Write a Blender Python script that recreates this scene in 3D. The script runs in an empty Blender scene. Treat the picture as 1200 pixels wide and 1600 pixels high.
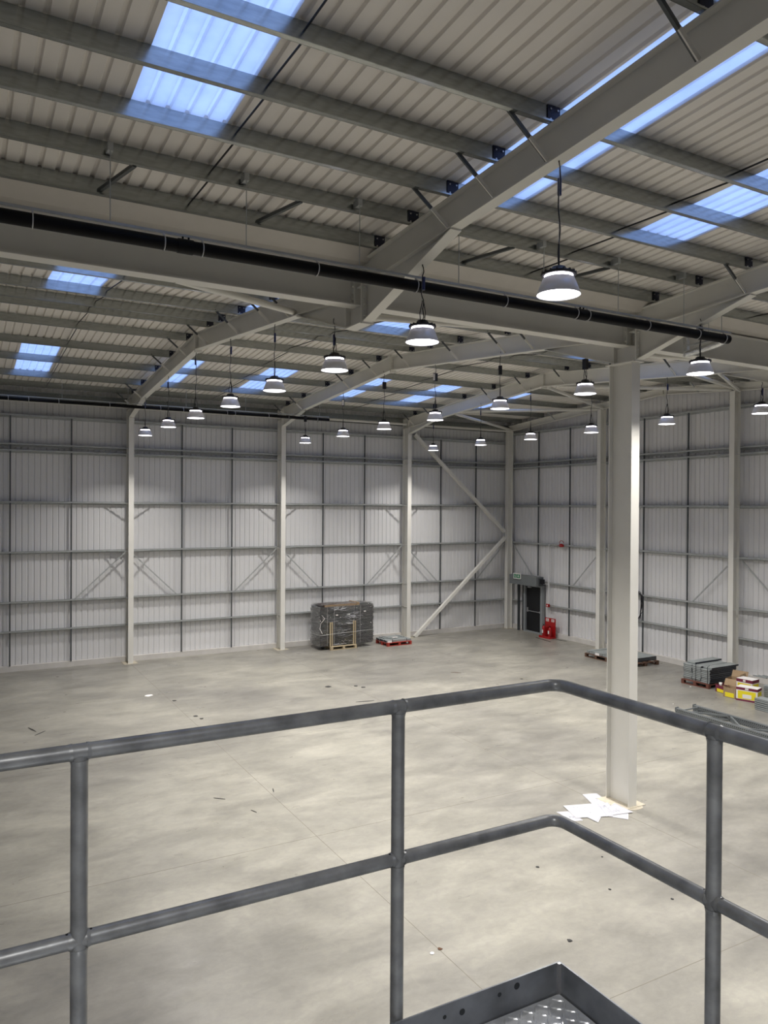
import bpy, math, random
from mathutils import Vector, Matrix
random.seed(7)
S = bpy.context.scene
COL = S.collection

# ------------------------------------------------------------------ camera
CAM = (-23.5959, -29.6740, 5.8820)
YAW, PITCH, ROLL, FPX = 0.5089, -0.0071, 0.0060, 1193.39
def cam_axes():
    f = Vector((math.sin(YAW)*math.cos(PITCH), math.cos(YAW)*math.cos(PITCH), math.sin(PITCH)))
    r = Vector((math.cos(YAW), -math.sin(YAW), 0)); u = r.cross(f)
    return r*math.cos(ROLL)+u*math.sin(ROLL), -r*math.sin(ROLL)+u*math.cos(ROLL), f
r_, u_, f_ = cam_axes()
cd = bpy.data.cameras.new('camera'); cam = bpy.data.objects.new('camera', cd); COL.objects.link(cam)
cam.matrix_world = Matrix(((r_.x, u_.x, -f_.x, CAM[0]), (r_.y, u_.y, -f_.y, CAM[1]), (r_.z, u_.z, -f_.z, CAM[2]), (0, 0, 0, 1)))
cd.sensor_fit = 'HORIZONTAL'; cd.sensor_width = 36; cd.lens = FPX/1200*36; cd.clip_start = .05; cd.clip_end = 300
S.camera = cam

# ------------------------------------------------------------------ sky, exposure, lamp power
w = bpy.data.worlds.new('dusk_sky'); S.world = w; w.use_nodes = True
bg = w.node_tree.nodes['Background']; bg.inputs[0].default_value = (.33, .50, 1.0, 1); bg.inputs[1].default_value = 1.75
LAMP_W = 124.0
LAMP_CONE = 126
S.view_settings.view_transform = 'Standard'; S.view_settings.look = 'None'
S.view_settings.exposure = 0.0; S.view_settings.gamma = 1; S.view_settings.use_curve_mapping = False

# ------------------------------------------------------------------ materials
MATS = {}
def mat(name, col, rough=.5, metal=0.0, var=0.0, scale=4.0, bump=0.0, spec=.5, stretch=(1, 1, 1), var2=None):
    m = bpy.data.materials.new(name); m.use_nodes = True; nt = m.node_tree; b = nt.nodes['Principled BSDF']
    b.inputs['Base Color'].default_value = (*col, 1); b.inputs['Roughness'].default_value = rough
    b.inputs['Metallic'].default_value = metal; b.inputs['Specular IOR Level'].default_value = spec
    tc = nt.nodes.new('ShaderNodeTexCoord'); mp = nt.nodes.new('ShaderNodeMapping'); mp.inputs['Scale'].default_value = stretch
    nt.links.new(tc.outputs['Object'], mp.inputs[0])
    n = nt.nodes.new('ShaderNodeTexNoise'); n.inputs['Scale'].default_value = scale; n.inputs['Detail'].default_value = 6
    nt.links.new(mp.outputs[0], n.inputs['Vector'])
    if var:
        r = nt.nodes.new('ShaderNodeValToRGB')
        r.color_ramp.elements[0].position = .3; r.color_ramp.elements[1].position = .7
        a = [c*(1-var) for c in col]; c2 = [min(1, c*(1+var)) for c in col] if var2 is None else var2
        r.color_ramp.elements[0].color = (*a, 1); r.color_ramp.elements[1].color = (*c2, 1)
        nt.links.new(n.outputs[0], r.inputs[0]); nt.links.new(r.outputs[0], b.inputs['Base Color'])
    if bump:
        bp = nt.nodes.new('ShaderNodeBump'); bp.inputs['Strength'].default_value = bump; bp.inputs['Distance'].default_value = .02
        nt.links.new(n.outputs[0], bp.inputs['Height']); nt.links.new(bp.outputs[0], b.inputs['Normal'])
    MATS[name] = m; return m
def emis(name, col, st):
    m = bpy.data.materials.new(name); m.use_nodes = True; nt = m.node_tree; nt.nodes.clear()
    e = nt.nodes.new('ShaderNodeEmission'); e.inputs[0].default_value = (*col, 1); e.inputs[1].default_value = st
    o = nt.nodes.new('ShaderNodeOutputMaterial'); nt.links.new(e.outputs[0], o.inputs[0]); MATS[name] = m; return m

WHITE = mat('white_painted_steel', (.74, .73, .68), .45, var=.03, scale=1.5)
CLAD = mat('white_wall_liner', (.71, .71, .715), .5, var=.02, scale=.6)
ROOFM = mat('off_white_roof_liner', (.86, .825, .775), .55, var=.03, scale=.8)
GALV = mat('galvanised_purlin_steel', (.38, .40, .39), .21, .85, var=.12, scale=7, stretch=(1, 4, 4))
GIRTM = mat('galvanised_side_rail_steel', (.44, .46, .46), .45, .3, var=.10, scale=6)
DARKG = mat('dark_galvanised_steel', (.10, .11, .115), .5, .4, var=.1)
CLEATM = mat('blue_black_cleat_steel', (.018, .022, .045), .5, .3)
BOLT = mat('bright_zinc_bolt', (.55, .55, .56), .35, .8)
RAILM = mat('weathered_galvanised_tube', (.275, .285, .29), .36, .40, var=.30, scale=22, stretch=(.6, .6, .6), bump=.06)
PLATEM = mat('dull_galvanised_plate', (.24, .255, .275), .34, .5, var=.35, scale=6, bump=.03)
CHECKM = mat('bright_checker_plate', (.50, .52, .54), .30, .25, var=.15, scale=30)
BLACKP = mat('black_plastic_pipe', (.004, .004, .005), .5, spec=.15)
BLACK = mat('black_rubber_cable', (.006, .006, .010), .5)
BLUEC = mat('navy_plastic_connector', (.012, .02, .09), .45)
GUTM = mat('pale_gutter_lining', (.60, .57, .52), .5, var=.03)
CONC = mat('pale_concrete_upstand', (.62, .60, .57), .7, var=.06, scale=3)
GROUT = mat('sandy_grout', (.50, .455, .36), .9, var=.10, scale=12)
SHADE = mat('grey_aluminium_shade', (.82, .82, .86), .35, .15, var=.03)
FOIL = mat('crinkled_silver_foil', (.75, .76, .75), .22, .95, bump=.9, scale=28)
DOORM = mat('black_door_leaf', (.005, .006, .008), .6)
FRAMEM = mat('mid_grey_door_frame', (.28, .30, .31), .5)
BOXG = mat('grey_lintel_casing', (.17, .185, .19), .5, var=.04)
RED = mat('glossy_red_plastic', (.36, .010, .012), .35)
REDP = mat('red_painted_wood', (.34, .035, .022), .7, var=.2, scale=9)
BROWNP = mat('dark_brown_pallet_wood', (.10, .055, .035), .8, var=.3, scale=9)
REDBR = mat('red_brown_pallet_wood', (.13, .045, .03), .8, var=.25, scale=9)
PINE = mat('raw_pine_wood', (.44, .36, .23), .75, var=.15, scale=10, stretch=(1, 1, 6))
SLAB = mat('dark_grey_steel_panel', (.05, .055, .062), .38, .35, var=.2, scale=5)
SHELF = mat('mid_grey_steel_shelf', (.33, .36, .36), .45, .3, var=.12, scale=4)
SHELF_SHADE = mat('steel_shelf_painted_shade', (.02, .024, .035), .5, .3)  # near-black copy of the shelf grey: shade in hollow sides and slots, painted
CARD = mat('brown_cardboard', (.33, .235, .14), .85, var=.1)
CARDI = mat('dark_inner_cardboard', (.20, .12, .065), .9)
YEL = mat('yellow_print', (.80, .68, .02), .6)
MAR = mat('maroon_print', (.16, .02, .05), .6)
WHT = mat('white_print', (.80, .78, .76), .6)
PAPER = mat('white_paper', (.56, .56, .585), .7)
INK = mat('pale_grey_ink', (.34, .35, .42), .8)
STRAPW = mat('pale_plastic_strap', (.60, .62, .60), .4)
GREEN = mat('exit_sign_green', (.01, .22, .09), .5)
RUST = mat('dead_leaf_brown', (.10, .045, .02), .8)
DEBR = mat('dark_litter', (.03, .03, .03), .8)
LENS = emis('lit_lamp_lens', (1.0, .97, 1.0), 9.0)
RING = emis('lit_lamp_ring', (.95, .89, 1.0), 16.0)

def skymat():
    m = bpy.data.materials.new('translucent_rooflight_sheet'); m.use_nodes = True; nt = m.node_tree; nt.nodes.clear()
    t = nt.nodes.new('ShaderNodeBsdfTranslucent'); g = nt.nodes.new('ShaderNodeBsdfGlossy'); g.inputs['Roughness'].default_value = .3
    mx = nt.nodes.new('ShaderNodeMixShader'); mx.inputs[0].default_value = .05
    tc = nt.nodes.new('ShaderNodeTexCoord'); n = nt.nodes.new('ShaderNodeTexNoise'); n.inputs['Scale'].default_value = 2.2; n.inputs['Detail'].default_value = 5
    r = nt.nodes.new('ShaderNodeValToRGB'); r.color_ramp.elements[0].color = (.76, .78, .82, 1); r.color_ramp.elements[1].color = (.93, .93, .94, 1)
    r.color_ramp.elements[0].position = .3; r.color_ramp.elements[1].position = .65
    o = nt.nodes.new('ShaderNodeOutputMaterial')
    nt.links.new(tc.outputs['Object'], n.inputs['Vector']); nt.links.new(n.outputs[0], r.inputs[0]); nt.links.new(r.outputs[0], t.inputs[0])
    nt.links.new(t.outputs[0], mx.inputs[1]); nt.links.new(g.outputs[0], mx.inputs[2]); nt.links.new(mx.outputs[0], o.inputs[0])
    return m
SKY = skymat()

def floormat():
    m = bpy.data.materials.new('polished_concrete_floor'); m.use_nodes = True; nt = m.node_tree; b = nt.nodes['Principled BSDF']; L = nt.links.new
    tc = nt.nodes.new('ShaderNodeTexCoord')
    def noise(scale, detail=5, st=(1, 1, 1), dist=0.0, rough=.5):
        mp = nt.nodes.new('ShaderNodeMapping'); mp.inputs['Scale'].default_value = st; L(tc.outputs['Object'], mp.inputs[0])
        n = nt.nodes.new('ShaderNodeTexNoise'); n.inputs['Scale'].default_value = scale; n.inputs['Detail'].default_value = detail
        n.inputs['Distortion'].default_value = dist; n.inputs['Roughness'].default_value = rough; L(mp.outputs[0], n.inputs['Vector']); return n
    def ramp(n, p0, p1, c0, c1):
        r = nt.nodes.new('ShaderNodeValToRGB'); r.color_ramp.elements[0].position = p0; r.color_ramp.elements[1].position = p1
        r.color_ramp.elements[0].color = (*c0, 1); r.color_ramp.elements[1].color = (*c1, 1); L(n.outputs[0], r.inputs[0]); return r
    def mul(a, bb, f=1.0):
        x = nt.nodes.new('ShaderNodeMix'); x.data_type = 'RGBA'; x.blend_type = 'MULTIPLY'; x.inputs[0].default_value = f
        L(a.outputs[0] if not hasattr(a, 'is_mix') else a, x.inputs[6]); L(bb.outputs[0], x.inputs[7]); return x
    base = ramp(noise(.45, 6, (1, 1.6, 1), 1.0), .35, .68, (.300, .288, .250), (.425, .408, .350))
    mid = ramp(noise(1.8, 8, (.6, 1.4, 1), .8, .6), .3, .72, (.80, .80, .80), (1, 1, 1))
    fine = ramp(noise(7, 10, (1, 1.3, 1), .6, .68), .34, .66, (.87, .87, .88), (1.02, 1.02, 1.0))
    big = ramp(noise(.16, 3, (1, 1, 1), .5), .36, .60, (.70, .70, .73), (1, 1, 1))
    def chain(a, bnode):
        x = nt.nodes.new('ShaderNodeMix'); x.data_type = 'RGBA'; x.blend_type = 'MULTIPLY'; x.inputs[0].default_value = 1
        L(a, x.inputs[6]); L(bnode.outputs[0], x.inputs[7]); return x.outputs[2]
    c = chain(base.outputs[0], mid); c = chain(c, fine); c = chain(c, big)
    # scuffs: thin pale scratches
    sc = ramp(noise(5, 9, (1, 1, 1), 3.5, .7), .62, .70, (1, 1, 1), (1.12, 1.11, 1.08)); c = chain(c, sc)
    L(c, b.inputs['Base Color'])
    rr = ramp(noise(1.2, 5, (1, 2, 1), .6), .3, .7, (.27, .27, .27), (.46, .46, .46)); L(rr.outputs[0], b.inputs['Roughness'])
    b.inputs['Specular IOR Level'].default_value = .45
    return m
FLOORM = floormat()

# ------------------------------------------------------------------ mesh helpers
class MB:
    def __init__(s): s.v = []; s.f = []; s.m = []; s.mats = []; s.sm = []
    def mi(s, m):
        if m not in s.mats: s.mats.append(m)
        return s.mats.index(m)
    def add(s, vs, fs, m, smooth=False):
        o = len(s.v); s.v += [tuple(v) for v in vs]; k = s.mi(m)
        for f in fs: s.f.append([i+o for i in f]); s.m.append(k); s.sm.append(smooth)
        return s
    def box(s, x0, x1, y0, y1, z0, z1, m, M=None):
        vs = [Vector((x, y, z)) for x in (x0, x1) for y in (y0, y1) for z in (z0, z1)]
        if M is not None: vs = [M @ v for v in vs]
        return s.add(vs, [(0, 1, 3, 2), (4, 6, 7, 5), (0, 4, 5, 1), (2, 3, 7, 6), (0, 2, 6, 4), (1, 5, 7, 3)], m)
    def bar(s, p, q, w_, h_, m, up=(0, 0, 1)):
        p = Vector(p); q = Vector(q); d = (q-p).normalized(); up = Vector(up)
        a = d.cross(up); a = a.normalized() if a.length > 1e-5 else Vector((1, 0, 0)); b = a.cross(d).normalized()
        vs = [e+a*sx*w_/2+b*sy*h_/2 for e in (p, q) for sx, sy in ((-1, -1), (1, -1), (1, 1), (-1, 1))]
        return s.add(vs, [(0, 3, 2, 1), (4, 5, 6, 7), (0, 1, 5, 4), (1, 2, 6, 5), (2, 3, 7, 6), (3, 0, 4, 7)], m)
    def tube(s, pts, r, m, n=10, cap=True):
        pts = [Vector(p) for p in pts]; rs = r if isinstance(r, (list, tuple)) else [r]*len(pts)
        vs = []; prev = None
        for i, p in enumerate(pts):
            d = (pts[min(i+1, len(pts)-1)]-pts[max(i-1, 0)]).normalized()
            if prev is None:
                a = d.cross(Vector((0, 0, 1)));
                if a.length < 1e-4: a = d.cross(Vector((1, 0, 0)))
            else: a = prev-d*prev.dot(d)
            a.normalize(); prev = a.copy(); b = d.cross(a)
            for k in range(n):
                t = 2*math.pi*k/n; vs.append(p+(a*math.cos(t)+b*math.sin(t))*rs[i])
        fs = [(i*n+k, i*n+(k+1) % n, (i+1)*n+(k+1) % n, (i+1)*n+k) for i in range(len(pts)-1) for k in range(n)]
        s.add(vs, fs, m, True)
        if cap: s.add(vs[:n], [tuple(range(n-1, -1, -1))], m); s.add(vs[-n:], [tuple(range(n))], m)
        return s
    def lathe(s, prof, m, c=(0, 0, 0), n=28, smooth=True):
        vs = [(c[0]+r*math.cos(2*math.pi*k/n), c[1]+r*math.sin(2*math.pi*k/n), c[2]+z) for r, z in prof for k in range(n)]
        fs = [(i*n+k, i*n+(k+1) % n, (i+1)*n+(k+1) % n, (i+1)*n+k) for i in range(len(prof)-1) for k in range(n)]
        return s.add(vs, fs, m, smooth)
    def prism(s, poly, axis, a, b, m):
        # poly: 2D points in the two other axes (x:(y,z)  y:(x,z)  z:(x,y)), extruded along axis from a to b
        def P(q, t): return {'x': (t, q[0], q[1]), 'y': (q[0], t, q[1]), 'z': (q[0], q[1], t)}[axis]
        n = len(poly); vs = [P(q, a) for q in poly]+[P(q, b) for q in poly]
        fs = [tuple(range(n-1, -1, -1)), tuple(range(n, 2*n))]+[(i, (i+1) % n, (i+1) % n+n, i+n) for i in range(n)]
        return s.add(vs, fs, m)
    def build(s, name, parent=None, origin=None):
        me = bpy.data.meshes.new(name); vs = s.v
        if origin is not None: vs = [(v[0]-origin[0], v[1]-origin[1], v[2]-origin[2]) for v in vs]
        me.from_pydata(vs, [], s.f)
        for m in s.mats: me.materials.append(m)
        me.polygons.foreach_set('material_index', s.m); me.polygons.foreach_set('use_smooth', s.sm)
        import bmesh
        bm = bmesh.new(); bm.from_mesh(me); bmesh.ops.recalc_face_normals(bm, faces=bm.faces); bm.to_mesh(me); bm.free()
        o = bpy.data.objects.new(name, me); COL.objects.link(o)
        if origin is not None: o.location = origin
        if parent is not None:
            o.parent = parent
        return o
def empty(name, loc=(0, 0, 0), rz=0.0):
    o = bpy.data.objects.new(name, None); COL.objects.link(o); o.location = loc; o.rotation_euler = (0, 0, rz); o.empty_display_size = .2; return o
def tag(o, label, cat, group=None, kind=None):
    o['label'] = label; o['category'] = cat
    if group: o['group'] = group
    if kind: o['kind'] = kind
    return o
def struct(o): o['kind'] = 'structure'; return o
def copy_tree(o, parent=None):
    c = o.copy(); COL.objects.link(c)
    if parent is not None: c.parent = parent
    for ch in list(o.children): copy_tree(ch, c)
    return c
ORD = ['first', 'second', 'third', 'fourth', 'fifth', 'sixth', 'seventh', 'eighth', 'ninth', 'tenth', 'eleventh', 'twelfth']

# ------------------------------------------------------------------ dimensions
X0, X1 = -30.0, 0.0            # gable wall inner steel line at X=0, back gable at -30
VY, RY, NY, EY = -18.75, -9.4, -28.1, -37.5   # valley, far ridge, near ridge, near eave
SL = .07
def top(y):                    # top of the rafters
    if y > RY: return 9.82-.0702*y
    if y > VY: return 9.68+.0856*(y-VY)
    return 9.73+.055*min(VY-y, y-EY)
ROOFZ = .235                   # underside of the roof sheet above the rafter tops
G = 6.257
BAYS = [-24, -18, -12, -6]
COLX = {-6: 'third', -12: 'second', -18: 'first'}

# ------------------------------------------------------------------ floor, walls, roof
FX0, FX1, FY0, FY1 = X0-.3, .3, EY-.3, .3
struct(MB().box(FX0, FX1, FY0, FY1, -.3, 0, FLOORM).build('floor'))
jm = mat('saw_cut_joint', (.20, .185, .15), .9)
jb = MB()
for y in (-5.6, -11.45, -17.25, -23.05, -29): jb.box(FX0+.4, -.1, y-.004, y+.004, 0, .0012, jm)
for x in (-24, -18.0, -12.4, -6.6): jb.box(x-.004, x+.004, FY0+.4, -.1, 0, .0012, jm)
struct(jb.build('trim_1'))

def corr(a0, a1, pitch=.2, d=.022, out=+1):
    # corrugation profile: list of (position, depth offset); wide pans, narrow ribs
    pts = []; n = int(round((a1-a0)/pitch))
    for i in range(n):
        s = a0+i*pitch
        pts += [(s, 0), (s+pitch-.060, 0), (s+pitch-.046, d), (s+pitch-.014, d)]
    pts.append((a0+n*pitch, 0)); return pts
def wall_clad(name, axis, a0, a1, base, z0, z1, sign, m, zfun=None, ribs=True):
    mb = MB(); pts = corr(a0, a1, d=.026) if ribs else [(a0, 0), (a1, 0)]
    vs = []
    for p, d in pts:
        q = base+sign*d; zt = z1 if zfun is None else zfun(p)
        for z in (z0, zt): vs.append((p, q, z) if axis == 'x' else (q, p, z))
    fs = [(2*i, 2*i+2, 2*i+3, 2*i+1) for i in range(len(pts)-1)]
    mb.add(vs, fs, m)
    # outer skin
    q = base+sign*.12
    for (p, t) in ((a0, a1),):
        zs = [z1, z1] if zfun is None else [zfun(a0), zfun(a1)]
        vs = [(a0, q, z0), (a1, q, z0), (a1, q, zs[1]+.4), (a0, q, zs[0]+.4)]
        if axis == 'y': vs = [(b, a, c) for a, b, c in vs]
        mb.add(vs, [(0, 1, 2, 3)], m)
    return mb
WY, WX = .2, .2                # cladding planes
struct(wall_clad('wall_left', 'x', X0-.2, X1+.2, WY, .0, 10.05, +1, CLAD).build('wall_left'))
gz = lambda y: top(min(max(y, EY), 0))+.33
# gable cladding with the door opening cut out
DY0, DY1, DZ1 = -2.42, -1.02, 2.30
def gable():
    mb = MB(); pts = corr(-37.6, .2, d=.026); vs = []; fs = []
    for i in range(len(pts)-1):
        (p, d), (q, e) = pts[i], pts[i+1]
        zb = DZ1 if (min(p, q) < DY1-.001 and max(p, q) > DY0+.001) else 0.0
        k = len(vs); vs += [(WX+d, p, zb), (WX+e, q, zb), (WX+e, q, gz(q)), (WX+d, p, gz(p))]; fs.append((k, k+1, k+2, k+3))
    mb.add(vs, fs, CLAD)
    mb.add([(WX+.14, -37.6, -.1), (WX+.14, .3, -.1), (WX+.14, .3, 11), (WX+.14, -37.6, 11)], [(0, 1, 2, 3)], CLAD)
    return mb
struct(gable().build('wall_right'))
struct(wall_clad('wall_near', 'x', X0-.2, X1+.2, EY-.1, .0, 9.98, -1, CLAD, ribs=False).build('wall_near'))
struct(wall_clad('wall_back', 'y', EY-.1, .3, X0-.15, .0, 11, -1, CLAD, ribs=False).build('wall_back'))

# rooflight strips: (x0,x1) ; y extents per slope
SX = [(-25.4, -24.4), (-22.03, -21.0), (-17.86, -16.75), (-14.57, -13.53), (-10.9, -9.9), (-7.75, -6.8), (-4.35, -3.4)]
SLOPES = {'far_eave': (0.25, RY, (-6.48, -2.45)), 'far_valley': (RY, VY+.42, (-16.1, -12.35)),
          'near_valley': (VY-.42, NY, (-25.3, -21.4)), 'near_eave': (NY, EY-.15, (-34.8, -31.0))}
def rz(y):
    return top(y)+ROOFZ
def roof_sheet():
    mb = MB()
    cells = []; n = int(round((.3-(-30.3))/.2))
    for key, (ya, yb, (s0, s1)) in SLOPES.items():
        lo, hi = min(ya, yb), max(ya, yb)
        prof = corr(-30.3, .3, d=.036)
        for e_ in [t for ab in SX for t in ab]:
            for i in range(len(prof)-1):
                if prof[i][0]+1e-6 < e_ < prof[i+1][0]-1e-6:
                    t = (e_-prof[i][0])/(prof[i+1][0]-prof[i][0]); prof.insert(i+1, (e_, prof[i][1]*(1-t)+prof[i+1][1]*t)); break
        for i in range(len(prof)-1):
            (p, d), (q, e) = prof[i], prof[i+1]
            xm = (p+q)/2; sk = any(a-.001 < xm < b+.001 for a, b in SX)
            segs = [(lo, s0), (s1, hi)] if sk else [(lo, hi)]
            for u, v in segs:
                vs = [(p, u, rz(u)+d), (q, u, rz(u)+e), (q, v, rz(v)+e), (p, v, rz(v)+d)]
                mb.add(vs, [(0, 1, 2, 3)], ROOFM)
        # outer sheet closing the roof around the rooflights
        xs = sorted([-30.6, .6]+[t for ab in SX for t in ab])
        for i in range(len(xs)-1):
            sk = any(abs(xs[i]-a) < 1e-6 for a, b in SX)
            for u, v in ([(lo, s0), (s1, hi)] if sk else [(lo, hi)]):
                mb.add([(xs[i], u, rz(u)+.1), (xs[i+1], u, rz(u)+.1), (xs[i+1], v, rz(v)+.1), (xs[i], v, rz(v)+.1)], [(0, 1, 2, 3)], ROOFM)
        for a, b in SX:           # kerbs round the openings
            for x in (a, b): mb.add([(x, s0, rz(s0)), (x, s1, rz(s1)), (x, s1, rz(s1)+.1), (x, s0, rz(s0)+.1)], [(0, 1, 2, 3)], ROOFM)
            for y in (s0, s1): mb.add([(a, y, rz(y)), (b, y, rz(y)), (b, y, rz(y)+.1), (a, y, rz(y)+.1)], [(0, 1, 2, 3)], ROOFM)
    return mb
struct(roof_sheet().build('ceiling'))
wn = 0
for key, (ya, yb, (s0, s1)) in SLOPES.items():
    for a, b in SX:
        wn += 1; mb = MB(); k_ = (b-a)/5; prof = corr(a, b, pitch=k_, d=.036)
        # finer ribs on the GRP sheet, same pitch as the metal sheet
        for i in range(len(prof)-1):
            (p, d), (q, e) = prof[i], prof[i+1]
            mb.add([(p, s0, rz(s0)+d+.002), (q, s0, rz(s0)+e+.002), (q, s1, rz(s1)+e+.002), (p, s1, rz(s1)+d+.002)], [(0, 1, 2, 3)], SKY)
        struct(mb.build('window_%d' % wn))

# perimeter upstand
struct(MB().box(X0, X1+.05, .04, .19, 0, .2, CONC).build('baseboard_left'))
b_ = MB(); b_.box(.04, .19, EY, DY0-.12, 0, .2, CONC); b_.box(.04, .19, DY1+.08, .04, 0, .2, CONC)
struct(b_.build('baseboard_right'))

# ------------------------------------------------------------------ valley beam and gutter
def ibeam_x(mb, xa, xb, y, z0, z1, wf, tf=.02, tw=.012, m=None):
    m = m or WHITE
    mb.box(xa, xb, y-wf/2, y+wf/2, z0, z0+tf, m); mb.box(xa, xb, y-wf/2, y+wf/2, z1-tf, z1, m); mb.box(xa, xb, y-tw/2, y+tw/2, z0+tf, z1-tf, m)
vb = empty('valley_beam', (0, VY, 9.0)); tag(vb, 'deep white steel valley beam running along behind the long black pipe', 'beam')
mb = MB(); ibeam_x(mb, X0, -.3, 0, .07, .66, .25); mb.build('beam_section', vb)
for x in (-18, -12, -6):
    for s in (-1, 1):
        mb = MB(); mb.box(x+s*.125-.01, x+s*.125+.01, -.115, .115, .09, .64, WHITE)
        for z in (.16, .26, .36, .46):
            for y in (-.085, .085): mb.tube([(x+s*.13, y, z), (x+s*.155, y, z)], .016, WHITE, 6)
        mb.build('end_plate', vb)
gt = MB(); pr = [(-.44, .30), (-.30, .10), (.30, .10), (.44, .30), (.44, .305), (.305, .09), (-.305, .09), (-.44, .305)]
gpr = [(VY+a, 9.6+b) for a, b in [(-.66, .44), (-.62, .22), (-.34, .09), (.34, .09), (.62, .22), (.66, .44)]]
vs = [(x, y, z) for x in (X0, X1) for y, z in gpr]; gt.add(vs, [(i, i+1, i+7, i+6) for i in range(5)], GUTM)
vs = [(x, y, z+.03) for x in (X0, X1) for y, z in gpr]; gt.add(vs, [(i, i+1, i+7, i+6) for i in range(5)], GUTM)
tag(gt.build('valley_gutter'), 'pale lined valley gutter resting above the white valley beam', 'gutter')

# ------------------------------------------------------------------ portal frames
def sloped(mb, x, ya, yb, dep, wf, m, zf=top, tf=.018, tw=.011):
    za, zb = zf(ya), zf(yb)
    mb.prism([(ya, za), (yb, zb), (yb, zb-tf), (ya, za-tf)], 'x', x-wf/2, x+wf/2, m)
    mb.prism([(ya, za-dep+tf), (yb, zb-dep+tf), (yb, zb-dep), (ya, za-dep)], 'x', x-wf/2, x+wf/2, m)
    mb.prism([(ya, za-tf), (yb, zb-tf), (yb, zb-dep+tf), (ya, za-dep+tf)], 'x', x-tw/2, x+tw/2, m)
def haunch(mb, x, y0, zb0, y1, zt0, zt1, wf, m, tf=.018, tw=.011):
    # triangular web from deep end (y0) to tip (y1)
    mb.prism([(y0, zt0), (y1, zt1), (y1, zt1-.005), (y0, zb0)], 'x', x-tw/2, x+tw/2, m)
    mb.prism([(y0, zb0), (y1, zt1-.005), (y1, zt1-.005-tf), (y0, zb0-tf)], 'x', x-wf/2, x+wf/2, m)
PUR_E = [-.9, -2.5, -4.65, -6.55, -8.5]
PUR_V = [-18.0, -17.0, -16.0, -14.97, -12.97, -11.5, -10.5]
PUR_N = [-19.45, -20.43, -21.41, -22.38, -23.33, -25.25, -27.3]
PUR_F = [-29.2, -31.0, -33.0, -35.0, -36.8]
FR = {-6: ('fourth white portal rafter, nearest the gable wall', 'fourth'), -12: ('white portal rafter meeting the tall valley column', 'third'),
      -18: ('white portal rafter crossing the big valley beam left of the tall column', 'second'), -24: ('white portal rafter out of frame at left', 'first')}
def fly(root, x, y, dep):
    mb = MB(); p = Vector((x-.62, y, top(y)+.06)); q = Vector((x-.07, y, top(y)-dep+.04)); mb.bar(p, q, .045, .012, DARKG, (0, 1, 0))
    mb.bar(p+Vector((0, .02, 0)), q+Vector((0, .02, 0)), .008, .04, DARKG, (0, 1, 0))
    mid = p.lerp(q, .55); mb.bar(mid, q, .05, .016, WHITE, (0, 1, 0)); mb.build('fly_brace', root)
for x in BAYS:
    d1, d2 = .44, .41
    lab, o_ = FR[x]
    root = empty('portal_rafter', (0, 0, 0)); tag(root, lab+', far span', 'rafter')
    m1 = MB(); sloped(m1, x, -.03, RY, d1, .18, WHITE); m1.build('rafter_beam', root)
    m1 = MB(); sloped(m1, x, RY, VY+.13, d1, .18, WHITE); m1.build('rafter_beam', root)
    m1 = MB(); haunch(m1, x, -.47, 9.14, -2.5, top(-.47)-d1, top(-2.5)-d1, .18, WHITE); m1.build('haunch', root)
    m1 = MB(); haunch(m1, x, VY+.28, 8.80, -16.4, top(VY+.28)-d1, top(-16.4)-d1, .18, WHITE); m1.build('haunch', root)
    m1 = MB(); m1.box(x-.09, x+.09, RY-.035, RY+.035, top(RY)-d1-.07, top(RY)+.03, WHITE)
    for s in (-1, 1):
        for z in (.06, .14, .22, .30):
            for xx in (-.05, .05): m1.tube([(x+xx, RY+s*.03, top(RY)-z), (x+xx, RY+s*.055, top(RY)-z)], .013, WHITE, 6)
    m1.build('apex_plate', root)
    m1 = MB(); m1.box(x-.09, x+.09, -.49, -.47, 9.1, top(-.47)-.02, WHITE); m1.build('end_plate', root)
    if x >= -18:
        for y in (-.9, -2.5, -6.55, -8.5, -10.5, -12.97, -14.97, -16.0): fly(root, x, y, d1)
    root = empty('portal_rafter', (0, 0, 0))
    tag(root, {-18: 'wide white portal rafter climbing to the top right corner of the picture', -12: 'white portal rafter rising right from the top of the tall column', -6: 'near span white rafter beyond the right frame edge', -24: 'near span white rafter left of the frame'}[x], 'rafter')
    m1 = MB(); sloped(m1, x, VY-.13, NY, d2, .17, WHITE); m1.build('rafter_beam', root)
    m1 = MB(); sloped(m1, x, NY, EY, d2, .17, WHITE); m1.build('rafter_beam', root)
    m1 = MB(); haunch(m1, x, VY-.30, 8.78, -21.5, top(VY-.30)-d2, top(-21.5)-d2, .17, WHITE); m1.build('haunch', root)
    m1 = MB(); m1.box(x-.11, x+.11, VY-.33, VY-.30, 8.74, 9.62, WHITE)
    for z in (8.86, 8.95, 9.04, 9.13, 9.3, 9.4):
        for xx in (-.06, .06): m1.tube([(x+xx, VY-.33, z), (x+xx, VY-.36, z)], .015, WHITE, 6)
    m1.build('end_plate', root)
    if x in (-18, -12):
        for y in (-21.41, -22.38, -23.33, -25.25): fly(root, x, y, d2)
    # spacer column under the valley beam between the two haunches
    if True:
        m1 = MB(); m1.box(x-.11, x+.11, VY-.3, VY+.28, 8.76, 8.78, WHITE); m1.box(x-.006, x+.006, VY-.3, VY+.28, 8.78, 9.07, WHITE)
        m1.box(x-.09, x+.09, VY+.262, VY+.28, 8.78, 9.62, WHITE); m1.build('node_plate', root)
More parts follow.
